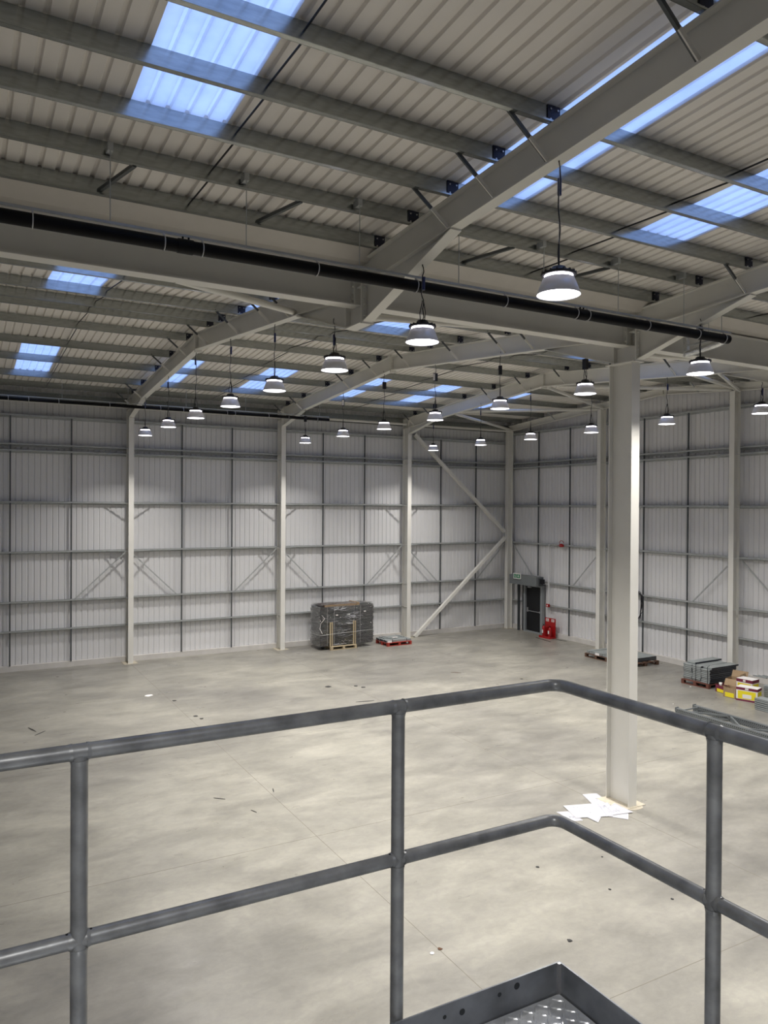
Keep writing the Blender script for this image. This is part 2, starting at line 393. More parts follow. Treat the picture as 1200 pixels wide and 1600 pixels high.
# gable frame
root = empty('gable_rafter', (0, 0, 0)); tag(root, 'slim white rafter along the top of the gable wall', 'rafter')
for a, b in ((-.1, RY), (RY, VY), (VY, NY)):
    m1 = MB(); sloped(m1, -.12, a, b, .27, .16, WHITE); m1.build('rafter_beam', root)
for y in (RY,):
    m1 = MB(); m1.box(-.2, -.04, y-.03, y+.03, top(y)-.33, top(y)+.02, WHITE); m1.build('apex_plate', root)
for y in (-3.4, -7.4, -11.0):
    m1 = MB(); m1.bar((-.6, y, top(y)+.08), (-.14, y, top(y)-.25), .04, .04, GIRTM); m1.build('fly_brace', root)

# ------------------------------------------------------------------ columns
def icol(mb, x, y, z0, z1, dep, wf, ax, m=WHITE, tf=.02, tw=.012):
    # ax 'y': web in the YZ plane, flanges face +-Y
    h = dep/2
    if ax == 'y':
        mb.box(x-wf/2, x+wf/2, y-h, y-h+tf, z0, z1, m); mb.box(x-wf/2, x+wf/2, y+h-tf, y+h, z0, z1, m); mb.box(x-tw/2, x+tw/2, y-h+tf, y+h-tf, z0, z1, m)
    else:
        mb.box(x-h, x-h+tf, y-wf/2, y+wf/2, z0, z1, m); mb.box(x+h-tf, x+h, y-wf/2, y+wf/2, z0, z1, m); mb.box(x-h+tf, x+h-tf, y-tw/2, y+tw/2, z0, z1, m)
GZ = [7.98, 5.95, 4.19, 2.43, 1.40]
def column(x, y, dep, wf, ax, z1, label, stays=None):
    r = empty('steel_column', (x, y, 0)); tag(r, label, 'column')
    mb = MB(); icol(mb, 0, 0, 0.012, z1, dep, wf, ax); mb.build('column_section', r)
    k = max(dep, wf)/2+.05
    mb = MB(); mb.box(-k*.9, k*.9, -k, k, 0, .012, WHITE if ax == 'n' else GROUT); mb.build('base_plate', r)
    for z in GZ:
        if ax == 'y' and dep < .5:
            for s in (-1, 1):
                mb = MB(); mb.box(s*.01, s*wf/2, -dep/2+.02, dep/2-.02, z+.0, z+.012, WHITE); mb.build('stiffener', r)
    if stays:
        for z in stays:
            for s in (-1, 1):
                mb = MB()
                if ax == 'y': mb.bar((s*wf/2, -dep/2+.02, z), (s*.82, dep/2+.06, z), .05, .012, GIRTM)
                else: mb.bar((-dep/2+.02, s*wf/2, z), (dep/2+.06, s*.82, z), .05, .012, GIRTM)
                mb.build('stay', r)
    return r
for x, lab in ((-18, 'white wall column at the left, leftmost of those on the long wall'), (-12, 'white wall column left of the film wrapped load'), (-6, 'white wall column beside the red pallet and the diagonal bracing'), (-24, 'white wall column out of frame at left')):
    column(x, -.24, .46, .19, 'y', top(-.24)-.02, lab, (7.75, 5.93, 4.17))
column(-.17, -.17, .30, .22, 'x', 9.6, 'white corner column where the two clad walls meet', None)
for k, lab in ((1, 'white gable column just left of the tall valley column'), (2, 'white gable column behind the strapped grey shelf stack'), (3, 'white gable column out of frame'), (4, 'near gable column out of frame')):
    column(-.16, -G*k, .32, .20, 'x', top(-G*k)-.28, lab, (7.75, 5.93, 4.17, 2.41))
vc = column(-12, VY+.06, .60, .22, 'y', 8.74, 'tall thick white valley column standing in the middle of the floor')
mb = MB(); mb.box(-.16, .16, -.36, .36, 8.74, 8.76, WHITE); mb.build('cap_plate', vc)
gb = MB(); pts = [(.24*math.cos(t)*(1+.35*random.random()), .38*math.sin(t)*(1+.2*random.random())) for t in [2*math.pi*i/22 for i in range(22)]]
gb.prism(pts, 'z', .0005, .004, GROUT); o = gb.build('grout_patch'); o.location = (-11.98, VY+.0, 0); tag(o, 'sandy dust patch on the floor round the foot of the tall column', 'dust')

# ------------------------------------------------------------------ purlins
def purlin(y, label, side, xa=X0, xb=-.02):
    r = empty('roof_purlin', (0, y, top(y)+.018)); tag(r, label, 'purlin')
    mb = MB(); sgn = 1 if side > 0 else -1     # lower flange points this way along Y
    H = .212; e = SL*(-sgn)
    mb.box(xa, xb, -.0035, .0035, 0, H, GALV)
    mb.box(xa, xb, min(0, -sgn*.065), max(0, -sgn*.065), H-.004, H, GALV)
    mb.box(xa, xb, min(0, sgn*.065), max(0, sgn*.065), 0, .004, GALV)
    mb.box(xa, xb, sgn*.065-.0025, sgn*.065+.0025, 0, .020, GALV)
    mb.build('purlin_section', r)
    for x in (-18, -12, -6, -24):
        c = MB(); s2 = -sgn; yy = sorted((-.012, -.004)) if True else 0
        y0 = -.020 if y < VY or True else .008
        c.box(x-.085, x+.085, -.018, -.005, .005, .205, CLEATM)
        for bx in (-.05, .05):
            for bz in (.05, .16): c.tube([(x+bx, -.018, bz), (x+bx, -.030, bz)], .011, BOLT, 6)
        c.build('cleat', r)
        if abs(y-RY) < 9.3 or y < VY: pass
    return r
for i, y in enumerate(PUR_E): purlin(y, '%s galvanised purlin up from the far eave wall, above the lamps' % ORD[i], -1)
for i, y in enumerate(PUR_V): purlin(y, '%s galvanised purlin beyond the valley beam on the far slope' % ORD[i], -1)
for i, y in enumerate(PUR_N): purlin(y, '%s galvanised purlin on this side of the valley beam, counted upwards' % ORD[i], -1)
for i, y in enumerate(PUR_F): purlin(y, '%s galvanised purlin of the slope behind the camera' % ORD[i], -1)
mb = MB(); mb.box(X0, 0, .0, .007, 9.5, 9.86, GALV); mb.box(X0, 0, -.08, 0, 9.5, 9.506, GALV); mb.box(X0, 0, -.08, 0, 9.854, 9.86, GALV)
tag(mb.build('eaves_beam'), 'dark galvanised eaves beam along the top of the long wall', 'beam')
# sag rods at mid bay
def sag(x, ys, label):
    mb = MB(); ys = sorted(ys, reverse=True)
    for a, b in zip(ys[:-1], ys[1:]): mb.tube([(x, a, top(a)+.15), (x, b, top(b)+.07)], .012, BLACK, 6)
    tag(mb.build('sag_rod'), label, 'tie rod', 'sag rods')
for x, nm in ((-20.9, 'left'), (-15.0, 'middle'), (-9.0, 'right')):
    sag(x, PUR_N, 'thin dark sag rod line crossing the near purlins in the %s bay' % nm)
    sag(x, PUR_V+PUR_E, 'thin dark sag rod line crossing the far purlins in the %s bay' % nm)
# angle struts between the two lowest purlins near the valley
for x, nm in ((-22.0, 'left of the rooflight strip'), (-19.9, 'left of the big rafter'), (-16.4, 'right of the big rafter'), (-14.4, 'above the largest lamp')):
    a, b = PUR_N[0], PUR_N[1]; mb = MB(); mb.bar((x-.05, a, top(a)+.08), (x+.2, b, top(b)+.03), .045, .045, DARKG)
    tag(mb.build('purlin_strut'), 'short dark angle strut between the lowest near purlins, '+nm, 'strut')

# ------------------------------------------------------------------ side rails
def rail_x(z, label):
    mb = MB(); mb.box(X0, -.35, .0, .20, z-.003, z+.003, GIRTM); mb.box(X0, -.02, -.004, 0, z-.003, z+.058, GIRTM); mb.box(X0, -.02, -.004, .014, z+.052, z+.058, GIRTM); mb.box(X0, -.02, .195, .199, z-.06, z, GIRTM)
    tag(mb.build('side_rail'), label, 'side rail')
def rail_y(z, label, segs):
    for a, b in segs:
        pass
    mb = MB()
    for a, b in segs:
        mb.box(.0, .20, a, b, z-.003, z+.003, GIRTM); mb.box(-.004, 0, a, b, z-.003, z+.058, GIRTM); mb.box(-.004, .014, a, b, z+.052, z+.058, GIRTM); mb.box(.195, .199, a, b, z-.06, z, GIRTM)
    tag(mb.build('side_rail'), label, 'side rail')
ZA = [9.0, 7.98, 7.76, 5.94, 4.17, 2.41, 1.38]
for i, z in enumerate(ZA): rail_x(z, '%s horizontal galvanised rail down from the top of the long wall' % ORD[i])
ZB = [9.42, 7.98, 7.76, 5.94, 4.17, 2.41, 1.38]
for i, z in enumerate(ZB):
    segs = [(EY, -.02)] if z > 2.5 else ([(EY, DY0-.2), (DY1+.25, -.02)])
    rail_y(z, '%s horizontal galvanised rail down from the top of the gable wall' % ORD[i], segs)
for i, x in enumerate((-2, -4, -8, -10, -14, -16, -20, -22)):
    mb = MB(); mb.box(x-.023, x+.023, .02, .07, .2, 9.0, DARKG)
    tag(mb.build('vertical_strut'), 'thin dark vertical strut on the long wall, %s from the corner' % ORD[i], 'strut')
for i, y in enumerate((-G/3, -2*G/3, -4*G/3, -5*G/3, -7*G/3, -8*G/3)):
    z0 = .2 if not (DY0-.15 < y < DY1) else 2.7
    mb = MB(); mb.box(.02, .07, y-.023, y+.023, z0, 9.42, DARKG)
    tag(mb.build('vertical_strut'), 'thin dark vertical strut on the gable wall, %s from the corner' % ORD[i], 'strut')
def diag(p, q, label):
    mb = MB(); mb.bar(p, q, .045, .03, GIRTM, (1, 0, 0) if abs(p[0]-q[0]) < .01 else (0, 1, 0)); tag(mb.build('diagonal_tie'), label, 'tie')
for x, nm in ((-18, 'leftmost wall column'), (-12, 'wall column left of the wrapped load'), (-6, 'wall column by the red pallet')):
    diag((x-.12, .0, 4.12), (x-1.88, .0, 2.46), 'grey diagonal tie on the left of the '+nm); diag((x+.2, .0, 4.0), (x+1.78, .0, 2.46), 'grey diagonal tie on the right of the '+nm)
diag((-.3, 0, 4.1), (-1.95, 0, 2.46), 'grey diagonal tie running down left from the corner column')
diag((.0, -.3, 4.1), (.0, -1.75, 2.66), 'grey diagonal tie running down to the grey door casing')
for k, nm in ((1, 'gable column left of the tall column'), (2, 'gable column behind the grey shelf stack')):
    y = -G*k; diag((.0, y+.12, 4.1), (.0, y+1.8, 2.46), 'grey diagonal tie on the left of the '+nm); diag((.0, y-.2, 4.1), (.0, y-1.9, 2.46), 'grey diagonal tie on the right of the '+nm)

# ------------------------------------------------------------------ tubular bracing
def chs(p, q, r, label, name='brace_tube'):
    mb = MB(); mb.tube([p, q], r, WHITE, 12); tag(mb.build(name), label, 'brace')
chs((-29, -.33, 9.50), (-12.1, -.33, 9.50), .05, 'white tubular eaves strut left of the second wall column')
chs((-11.9, -.33, 9.56), (-6.1, -.33, 9.56), .05, 'white tubular eaves strut between the second and third wall columns')
chs((-5.9, -.33, 9.56), (-.3, -.33, 9.56), .055, 'white tubular eaves strut between third wall column and corner')
chs((-6, -4.0, 9.66), (-.2, -.35, 9.62), .06, 'white roof bracing tube sloping down to the corner column head')
chs((-6, -4.3, 9.72), (-.2, -G+.1, 10.0), .06, 'white roof bracing tube level to the first gable column head')
chs((-6, -9.6, 9.98), (-.2, -G-.1, 10.02), .06, 'white roof bracing tube from the ridge to the first gable column head')
chs((-6, -10.0, 9.98), (-.2, -2*G+.1, 10.0), .06, 'white roof bracing tube nearly level to the second gable column head')
chs((-6, -15.0, 9.74), (-.2, -2*G-.1, 10.0), .06, 'white roof bracing tube rising left behind the right hand lamp')
chs((-6, -16.2, 9.55), (-.2, -2*G-.2, 9.92), .05, 'white roof bracing tube dropping right from the second gable column head')
chs((-20.9, VY+.1, 9.12), (-18.06, -16.2, 9.55), .06, 'white tubular knee brace from the valley beam to the second rafter')
chs((-15.2, VY+.1, 9.12), (-17.94, -16.4, 9.52), .06, 'white tubular knee brace right of the big rafter node')
chs((-9.2, VY+.1, 9.12), (-11.94, -16.2, 9.52), .06, 'white tubular knee brace right of the tall column')
# wall bracing diagonals, flat white hollow section
def shsbrace(p, q, label):
    mb = MB(); mb.bar(p, q, .13, .15, WHITE, (0, 1, 0)); tag(mb.build('bracing_member'), label, 'brace')
shsbrace((-5.62, -.24, 9.15), (-.48, -.24, 4.70), 'upper white diagonal wall brace falling to the corner column')
shsbrace((-.46, -.24, 4.42), (-5.55, -.24, .0), 'lower white diagonal wall brace rising from floor to the corner column')
mb = MB(); mb.bar((-.24, -2*G-.45-1.9, .0), (-.24, -2*G-5.8, 4.4), .15, .15, WHITE, (1, 0, 0)); tag(mb.build('bracing_member'), 'white diagonal brace on the gable wall above the cartons', 'brace')

# ------------------------------------------------------------------ high bay lamps
def make_lamp(zr, box=False):
    """origin at lamp bottom; cable up to height zr above"""
    r = empty('high_bay_lamp')
    mb = MB(); mb.lathe([(.232, .0), (.235, .004), (.166, .178), (.160, .178), (.228, .004), (.232, .0)], SHADE); mb.build('lamp_shade', r)
    mb = MB(); mb.lathe([(.0, .012), (.226, .012)], LENS); mb.build('lens', r)
    mb = MB(); mb.lathe([(.150, .178), (.152, .206), (.0, .206)], RING, n=28); mb.build('light_ring', r)
    mb = MB(); mb.lathe([(.0, .206), (.182, .206), (.190, .215), (.186, .232), (.10, .250), (.07, .30), (.0, .305)], BLACK)
    for k in range(16):
        t = 2*math.pi*k/16; mb.box(.06, .186, -.006, .006, .212, .245, BLACK, Matrix.Rotation(t, 4, 'Z'))
    mb.build('heat_sink', r)
    mb = MB(); n = 14; pts = []
    for i in range(n+1):
        t = i/n; a = .022*math.sin(t*9)*(1-t)+.012*math.sin(t*23); pts.append((a, .01*math.sin(t*13), .30+t*(zr-.30)))
    mb.tube(pts, .0075, BLACK, 6); mb.tube([(.03, 0, .29), (.045, 0, .42), (.01, 0, .60)], .006, BLACK, 6); mb.tube([(-.03, 0, .29), (-.04, 0, .40), (.0, 0, .58)], .006, BLACK, 6)
    mb.tube([(0, 0, zr-.02), (.02, .02, zr+.03), (.03, 0, zr+.10)], .006, BLACK, 6)
    mb.build('cable', r)
    mb = MB(); mb.tube([(-.012, .0, .30), (-.012, .0, zr)], .0025, BOLT, 5); mb.build('suspension_wire', r)
    mb = MB()
    if box and zr < 1.2: mb.box(-.05, .05, -.04, .04, zr-.26, zr-.04, BLACK); mb.box(-.055, -.05, -.034, .034, zr-.24, zr-.06, WHT); mb.build('driver_box', r)
    elif box: mb.box(-.05, .05, -.04, .04, zr-.46, zr-.24, BLACK); mb.box(-.055, -.05, -.034, .034, zr-.44, zr-.26, WHT); mb.build('driver_box', r)
    else: mb.tube([(.015, 0, zr-.36), (.018, 0, zr-.18)], .022, BLUEC, 8); mb.build('connector', r)
    ld = bpy.data.lights.new('lamp_light', 'AREA'); ld.shape = 'DISK'; ld.size = .32; ld.energy = LAMP_W; ld.color = (1.0, .955, .90); ld.spread = math.radians(LAMP_CONE)
    lo = bpy.data.objects.new('lamp_light', ld); COL.objects.link(lo); lo.parent = r; lo.location = (0, 0, -.015)
    return r
rows = {-18: [-2.84, -6.12, -9.2, -12.19, -15.06, -17.89, -20.7, -23.44, -26.3], -12: [-2.68, -5.96, -8.86, -11.78, -14.69, -17.6, -20.47, -23.4, -26.3],
        -6: [-2.39, -5.75, -8.69, -11.64, -14.61, -17.54, -20.5, -23.4], -24: [-31]}
zb_ = {-18: [8.26, 8.26, 8.23, 8.21, 8.21, 8.19, 8.15, 8.15, 8.15], -12: [8.29]*9, -6: [8.27]*8, -24: [8.2]*10, -19: [8.2]*4}
rowname = {-18: 'the nearest row', -12: 'the middle row', -6: 'the farthest row'}
for x, ys in rows.items():
    for i, y in enumerate(ys):
        if -18.8-.75 < y < -18.1: y += 0
        if y > VY: under = top(y)-.44
        else: under = top(y)-.41
        if -18.4 < y < -16.4: under = 9.43-(-16.4-y)*.30
        if -21.5 < y < VY: under = 9.45-(y+21.5)*.27
        z = zb_[x][i]; bx = x == -12
        r = make_lamp(under-z, bx); r.location = (x, y, z); r.rotation_euler = (0, 0, random.random()*6.28)
        if x in rowname and ((x == -18 and i < 8) or (x == -12 and i < 7) or (x == -6 and i < 6)):
            n = {-18: 8, -12: 7, -6: 6}[x]
            lab = 'lit grey high bay lamp, %s from left in %s' % (ORD[i], rowname[x])
            if x == -18 and i == 7: lab = 'largest lit high bay lamp, hanging under the big rafter at upper right'
            if x == -18 and i == 6: lab = 'second largest lit lamp, hanging by the black pipe near picture centre'
            tag(r, lab, 'lamp', 'high bay lamps')
        else: tag(r, 'high bay lamp hanging outside the frame of the picture', 'lamp', 'unseen high bay lamps')

# ------------------------------------------------------------------ drainage pipes
def drain(y, z, xa, xb, r, label, rods, brs, py, couplers=(), rail_end=None):
    R0 = empty('drainage_pipe', (0, y, z)); tag(R0, label, 'pipe')
    mb = MB(); mb.tube([(xa, 0, 0), (xb, 0, 0)], r, BLACKP, 20); mb.build('pipe_run', R0)
    mb = MB(); mb.box(xa, rail_end or xb, -.015, .015, r+.035, r+.062, GIRTM); mb.build('hanger_rail', R0)
    for x in brs:
        b = MB(); n = 18
        pts = [(x, (r+.006)*math.cos(t), (r+.006)*math.sin(t)) for t in [2*math.pi*i/n for i in range(n+1)]]
        b.tube(pts, .0075, BOLT, 6, False); b.bar((x, 0, r), (x, 0, r+.04), .02, .02, BOLT); b.build('pipe_bracket', R0)
    for x in rods:
        b = MB(); zt = top(py)+.10-z; b.tube([(x, 0, r+.03), (x, 0, zt)], .006, GIRTM, 6); b.box(x-.03, x+.03, -.02, .135, zt-.04, zt+.05, GIRTM); b.build('hanger_rod', R0)
    for x in couplers:
        b = MB(); b.tube([(x-.09, 0, 0), (x+.09, 0, 0)], r+.008, BLACKP, 20); b.tube([(x-.03, 0, r), (x-.03, 0, r+.05)], .012, BLACKP, 6); b.tube([(x+.04, 0, r), (x+.04, 0, r+.05)], .012, BLACKP, 6); b.build('coupler', R0)
    return R0
brs = [-23.15, -21.75, -21.4, -19.9, -18.3, -16.75, -15.35, -15.15, -13.8, -12.4, -11.65]
brs = [-22.9, -21.5, -21.05, -19.55, -18.05, -16.5, -15.1, -14.85, -13.5, -12.25, -11.55]
dp = drain(-20.60, 8.945, X0+1, -11.42, .078, 'long black drainage pipe hung below the purlins across the picture', [-23.7, -22.1, -20.5, -18.93, -17.33, -15.75, -14.17, -12.6, -11.6], brs, PUR_N[1], (-21.25, -14.97), -11.35)
mb = MB(); mb.tube([(-11.46, .04, -.0), (-11.44, .16, -.04), (-11.35, .45, -.045), (-11.1, 1.15, -.03)], .062, FOIL, 16); mb.tube([(-11.1, 1.15, -.07), (-11.1, 1.17, .25), (-11.1, 1.17, .72)], .062, FOIL, 16); mb.build('foil_wrapped_branch', dp)
mb = MB(); mb.box(-11.2, -11.16, .25, 1.05, .10, .125, GIRTM); mb.tube([(-11.18, .6, .1), (-11.18, .6, .72)], .006, GIRTM, 6); mb.build('branch_hanger', dp)
dp2 = drain(-2.45, 9.27, X0+1, -10.9, .055, 'black drainage pipe along the far long wall under the eaves', [-22.6, -20.6, -18.5, -16.5, -14.3, -12.4, -11.3], [-22.2, -21.6, -20.7, -19.1, -17.4, -16.6, -15.0, -14.7, -13.4, -12.6, -11.4], PUR_E[1], (-14.85,))
mb = MB(); mb.bar((-11.3, .1, .0), (-10.8, 1.3, .05), .04, .04, GIRTM); mb.build('branch_hanger', dp2)

# ------------------------------------------------------------------ door, casing, sign, alarm
d = empty('door_1', (0, 0, 0)); struct(d)
mb = MB(); mb.box(.10, .15, -2.30, -1.22, .04, 2.16, DOORM); mb.build('door_leaf', d)
mb = MB(); mb.box(.0, .18, -1.22, -1.10, 0, 2.24, FRAMEM); mb.box(.0, .18, -2.42, -2.30, 0, 2.24, FRAMEM); mb.box(.0, .18, -2.30, -1.22, 2.16, 2.24, FRAMEM); mb.box(.02, .2, -1.10, -1.0, 0, 2.24, BLACK); mb.build('door_frame', d)
mb = MB(); mb.box(-.02, .16, -2.30, -1.22, 0, .05, FRAMEM); mb.build('threshold', d)
mb = MB(); mb.tube([(.055, -1.30, .99), (.055, -2.2, .99)], .02, BOLT, 8); mb.box(.06, .10, -1.36, -1.29, .93, 1.14, BOLT); mb.box(.06, .10, -2.22, -2.16, .95, 1.03, BOLT); mb.build('push_bar', d)
mb = MB(); mb.box(.04, .10, -1.60, -1.34, 2.08, 2.14, BOLT); mb.build('door_closer', d)
c = empty('lintel_casing', (0, 0, 0)); tag(c, 'long grey metal casing mounted over the black door', 'casing')
mb = MB(); mb.box(-.42, .0, -2.52, -.55, 2.24, 2.68, BOXG); mb.build('casing_body', c)
mb = MB(); mb.box(-.30, -.05, -2.56, -2.52, 2.28, 2.64, DARKG); mb.box(-.25, -.1, -2.72, -2.56, 2.38, 2.58, BLACK); mb.build('end_cap', c)
mb = MB(); mb.box(-.12, .0, -.86, -.80, 0, 2.24, DARKG); mb.box(-.14, .0, -1.12, -1.06, 0, 2.24, DARKG)if False else None; mb.build('guide_channel', c)
s = empty('exit_sign', (-.45, -1.18, 2.50)); tag(s, 'small white and green running man exit sign on the grey casing', 'sign')
mb = MB(); mb.box(-.02, .02, -.26, .26, 0, .26, WHT); mb.build('sign_box', s)
mb = MB(); mb.box(-.024, -.02, .05, .22, .04, .22, GREEN); mb.box(-.024, -.02, -.22, .02, .04, .22, GREEN); mb.build('green_field', s)
mb = MB(); a = -.026
mb.add([(a, -.10, .06), (a, -.16, .13), (a, -.125, .13), (a, -.125, .20), (a, -.075, .20), (a, -.075, .13), (a, -.04, .13)], [(0, 1, 2, 3, 4, 5, 6)], WHT)
mb.lathe([(0, 0), (.016, 0)], WHT, (0, 0, 0), 10); 
mb.v = [(v) for v in mb.v]
# running figure: head, body, arms, legs
fig = [((.135, .185), (.135, .185+.001), .03), ((.14, .165), (.125, .115), .022), ((.125, .115), (.155, .085), .016), ((.155, .085), (.18, .085), .014), ((.125, .115), (.10, .09), .016), ((.10, .09), (.105, .055), .014), ((.14, .155), (.17, .14), .012), ((.14, .155), (.105, .15), .012)]
mb = MB(); mb.add([(a, -.10, .06), (a, -.16, .13), (a, -.125, .13), (a, -.125, .20), (a, -.075, .20), (a, -.075, .13), (a, -.04, .13)], [(0, 1, 2, 3, 4, 5, 6)], WHT)
for p, q, wd in fig:
    if p == fig[0][0]: mb.tube([(a, p[0], p[1]), (a-.002, p[0], p[1])], .016, WHT, 10)
    else: mb.bar((a, p[0], p[1]), (a, q[0], q[1]), .003, wd, WHT, (1, 0, 0)) if False else mb.tube([(a, p[0], p[1]), (a, q[0], q[1])], wd/2, WHT, 6)
mb.build('pictogram', s)
mb = MB(); mb.tube([(-.03, -2.92, 1.45), (-.03, -2.92, 4.2)], .028, CLAD, 8); tag(mb.build('cable_conduit'), 'white vertical cable conduit right of the door', 'conduit')
cp = empty('call_point', (-.05, -2.9, 1.36)); tag(cp, 'small red fire alarm call point at the foot of the conduit', 'alarm')
mb = MB(); mb.box(-.05, .03, -.09, .09, -.02, .12, RED); mb.build('call_point_body', cp)
mb = MB(); mb.box(-.055, -.05, -.03, .03, .02, .08, WHT); mb.build('glass_panel', cp)
al = empty('alarm_sounder', (-.06, -3.75, 4.19)); tag(al, 'red alarm sounder with looped red cable on the gable wall rail', 'alarm')
mb = MB(); mb.lathe([(0, -.07), (.08, -.07), (.09, 0), (.06, .08), (0, .08)], RED, n=14); mb.box(-.04, .06, -.12, -.04, -.05, .05, RED); mb.build('sounder_body', al)
mb = MB(); mb.tube([(0, -.1, .02)]+[(0, -.02+.14*math.cos(t), .08+.14*math.sin(t)) for t in [math.pi*i/8-.2 for i in range(9)]], .012, RED, 6); mb.tube([(0, .1, -.02), (0, .25, -.01)], .012, RED, 6); mb.build('cable_loop', al)

# hanging cable bundle on gable rail
cb = MB()
for k in range(4):
    yy = -8.32-.03*k; cb.tube([(-.03, yy+.5-.1*k, 2.47), (-.05, yy+.2, 2.55), (-.06, yy, 2.44), (-.07+.01*k, yy-.02, 2.1), (-.06, yy+.05*math.sin(k), 1.8), (-.07, yy+.10*k-.05, 1.45)], .014, BLACK, 6)
cb.tube([(-.05, -8.2+.12*math.cos(t), 2.52+.06*math.sin(t)) for t in [i*.5 for i in range(14)]], .012, BLACK, 6)
tag(cb.build('cable_bundle'), 'bundle of black cables hanging from the gable rail right of the tall column', 'cable')

# ------------------------------------------------------------------ platform and guard rail in the foreground
PX, PYY = -21.70, -27.57
ZD = 4.14
pf = empty('access_platform', (PX, PYY, 0)); tag(pf, 'galvanised platform corner with checker plate deck under the guard rail', 'platform')
mb = MB(); mb.box(-3.6, -.012, -3.6, -.035, ZD-.008, ZD, CHECKM)
# raised five bar lozenges of the tread plate
def loz(mb, x, y, ang, L=.021, W=.0065, H=.0035):
    n = 8; vs = []
    ca, sa = math.cos(ang), math.sin(ang)
    for i in range(n):
        t = 2*math.pi*i/n; lx, ly = L*math.cos(t), W*math.sin(t); vs.append((x+lx*ca-ly*sa, y+lx*sa+ly*ca, ZD))
    for i in range(n):
        t = 2*math.pi*i/n; lx, ly = L*.75*math.cos(t), W*.45*math.sin(t); vs.append((x+lx*ca-ly*sa, y+lx*sa+ly*ca, ZD+H))
    mb.add(vs, [tuple(range(n, 2*n))]+[(i, (i+1) % n, (i+1) % n+n, i+n) for i in range(n)], CHECKM, False)
for i in range(34):
    for j in range(30):
        loz(mb, -.04-i*.033, -.06-j*.033, math.radians(45 if (i+j) % 2 else -45))
mb.build('deck_plate', pf)
mb = MB(); mb.box(-3.6, -.006, -.030, -.024, ZD-.02, 4.25, PLATEM)
dk = mat('dark_handling_stain', (.045, .05, .055), .5, .5)
for x, z, r in ((-.20, 4.222, .012), (-.275, 4.215, .008), (-.43, 4.205, .011), (-.50, 4.21, .007)): mb.tube([(x, -.0302, z), (x, -.0308, z)], r, dk, 14)
mb.build('toe_board', pf)
mb = MB(); mb.box(-.006, 0, -3.6, -.024, ZD-.02, 4.25, PLATEM); mb.build('toe_board', pf)
mb = MB(); mb.bar((-.012, -.034, ZD), (-.012, -.034, 4.25), .012, .012, BOLT, (0, 1, 0)); mb.build('corner_weld', pf)
for a in ((-3.4, -.15), (-.15, -3.4), (-3.4, -3.4), (-.2, -.2)):
    if a == (-.2, -.2): a = (-.25, -.3)
    mb = MB(); mb.box(a[0]-.05, a[0]+.05, a[1]-.05, a[1]+.05, 0, ZD-.15, PLATEM); mb.build('leg', pf)
mb = MB(); mb.box(-3.6, -.02, -.2, -.05, ZD-.16, ZD-.01, PLATEM); mb.box(-.17, -.02, -3.6, -.05, ZD-.16, ZD-.01, PLATEM); mb.build('edge_joist', pf)
gr = empty('guard_rail', (PX, PYY, 0)); tag(gr, 'grey galvanised tubular guard rail with mid rail turning a corner in the foreground', 'railing')
RR = .0214
def bend(z, r=RR, rad=.05):
    pts = [(-2.6, 0, z), (-1.6, 0, z), (-.9, 0, z), (-.3, 0, z), (-rad, 0, z)]
    for i in range(1, 7):
        t = math.pi/2*i/7; pts.append((-rad+rad*math.sin(t), -rad+rad*math.cos(t), z))
    pts += [(0, -rad, z), (0, -.4, z), (0, -1.2, z), (0, -3.4, z)]
    return pts
mb = MB(); mb.tube(bend(5.243), RR, RAILM, 24); mb.build('top_rail', gr)
mb = MB(); mb.tube(bend(4.755), RR*.97, RAILM, 24); mb.build('mid_rail', gr)
for x, y in ((-2.57, 0), (-1.62, 0), (-.665, 0), (0, -.66), (0, -1.6), (0, -2.55)):
    mb = MB(); mb.tube([(x, y, 4.02), (x, y, 5.235)], RR, RAILM, 22)
    dx, dy = (1, 0) if y == 0 else (0, 1)
    for z, s2 in ((5.243, 1), (4.755, 1)):
        # weld collars
        for s_ in (-1, 1): mb.tube([(x+dx*s_*.018, y+dy*s_*.018, z), (x+dx*s_*.027, y+dy*s_*.027, z)], [RR*1.10, RR*1.01], RAILM, 18)
        mb.tube([(x, y, z-.032), (x, y, z-.02)], [RR*1.01, RR*1.12], RAILM, 18)
    for s_ in (-1, 1): mb.tube([(x+dx*s_*.029, y+dy*s_*.029, 4.755+.018), (x+dx*s_*.029, y+dy*s_*.029, 4.755+.0215)], .004, BLACK, 8)
    mb.build('post', gr)

# ------------------------------------------------------------------ pallets and goods
def pallet(x, y, rz, m, label, L=1.2, W=1.0, H=.15):
    r = empty('wooden_pallet', (x, y, 0), rz); tag(r, label, 'pallet')
    for i in range(5):
        a = -W/2+i*(W-.12)/4; mb = MB(); mb.box(-L/2, L/2, a, a+.12, H-.022, H, m); mb.build('deck_board', r)
    for i in range(3):
        a = -L/2+i*(L-.10)/2
        for j in range(3):
            b = -W/2+j*(W-.12)/2; mb = MB(); mb.box(a, a+.10, b, b+.12, .022, H-.044, m); mb.build('block', r)
        mb = MB(); mb.box(a, a+.10, -W/2, W/2, H-.044, H-.022, m); mb.build('cross_board', r)
    for j in range(3):
        b = -W/2+j*(W-.12)/2; mb = MB(); mb.box(-L/2, L/2, b, b+.12, 0, .022, m); mb.build('base_board', r)
    return r
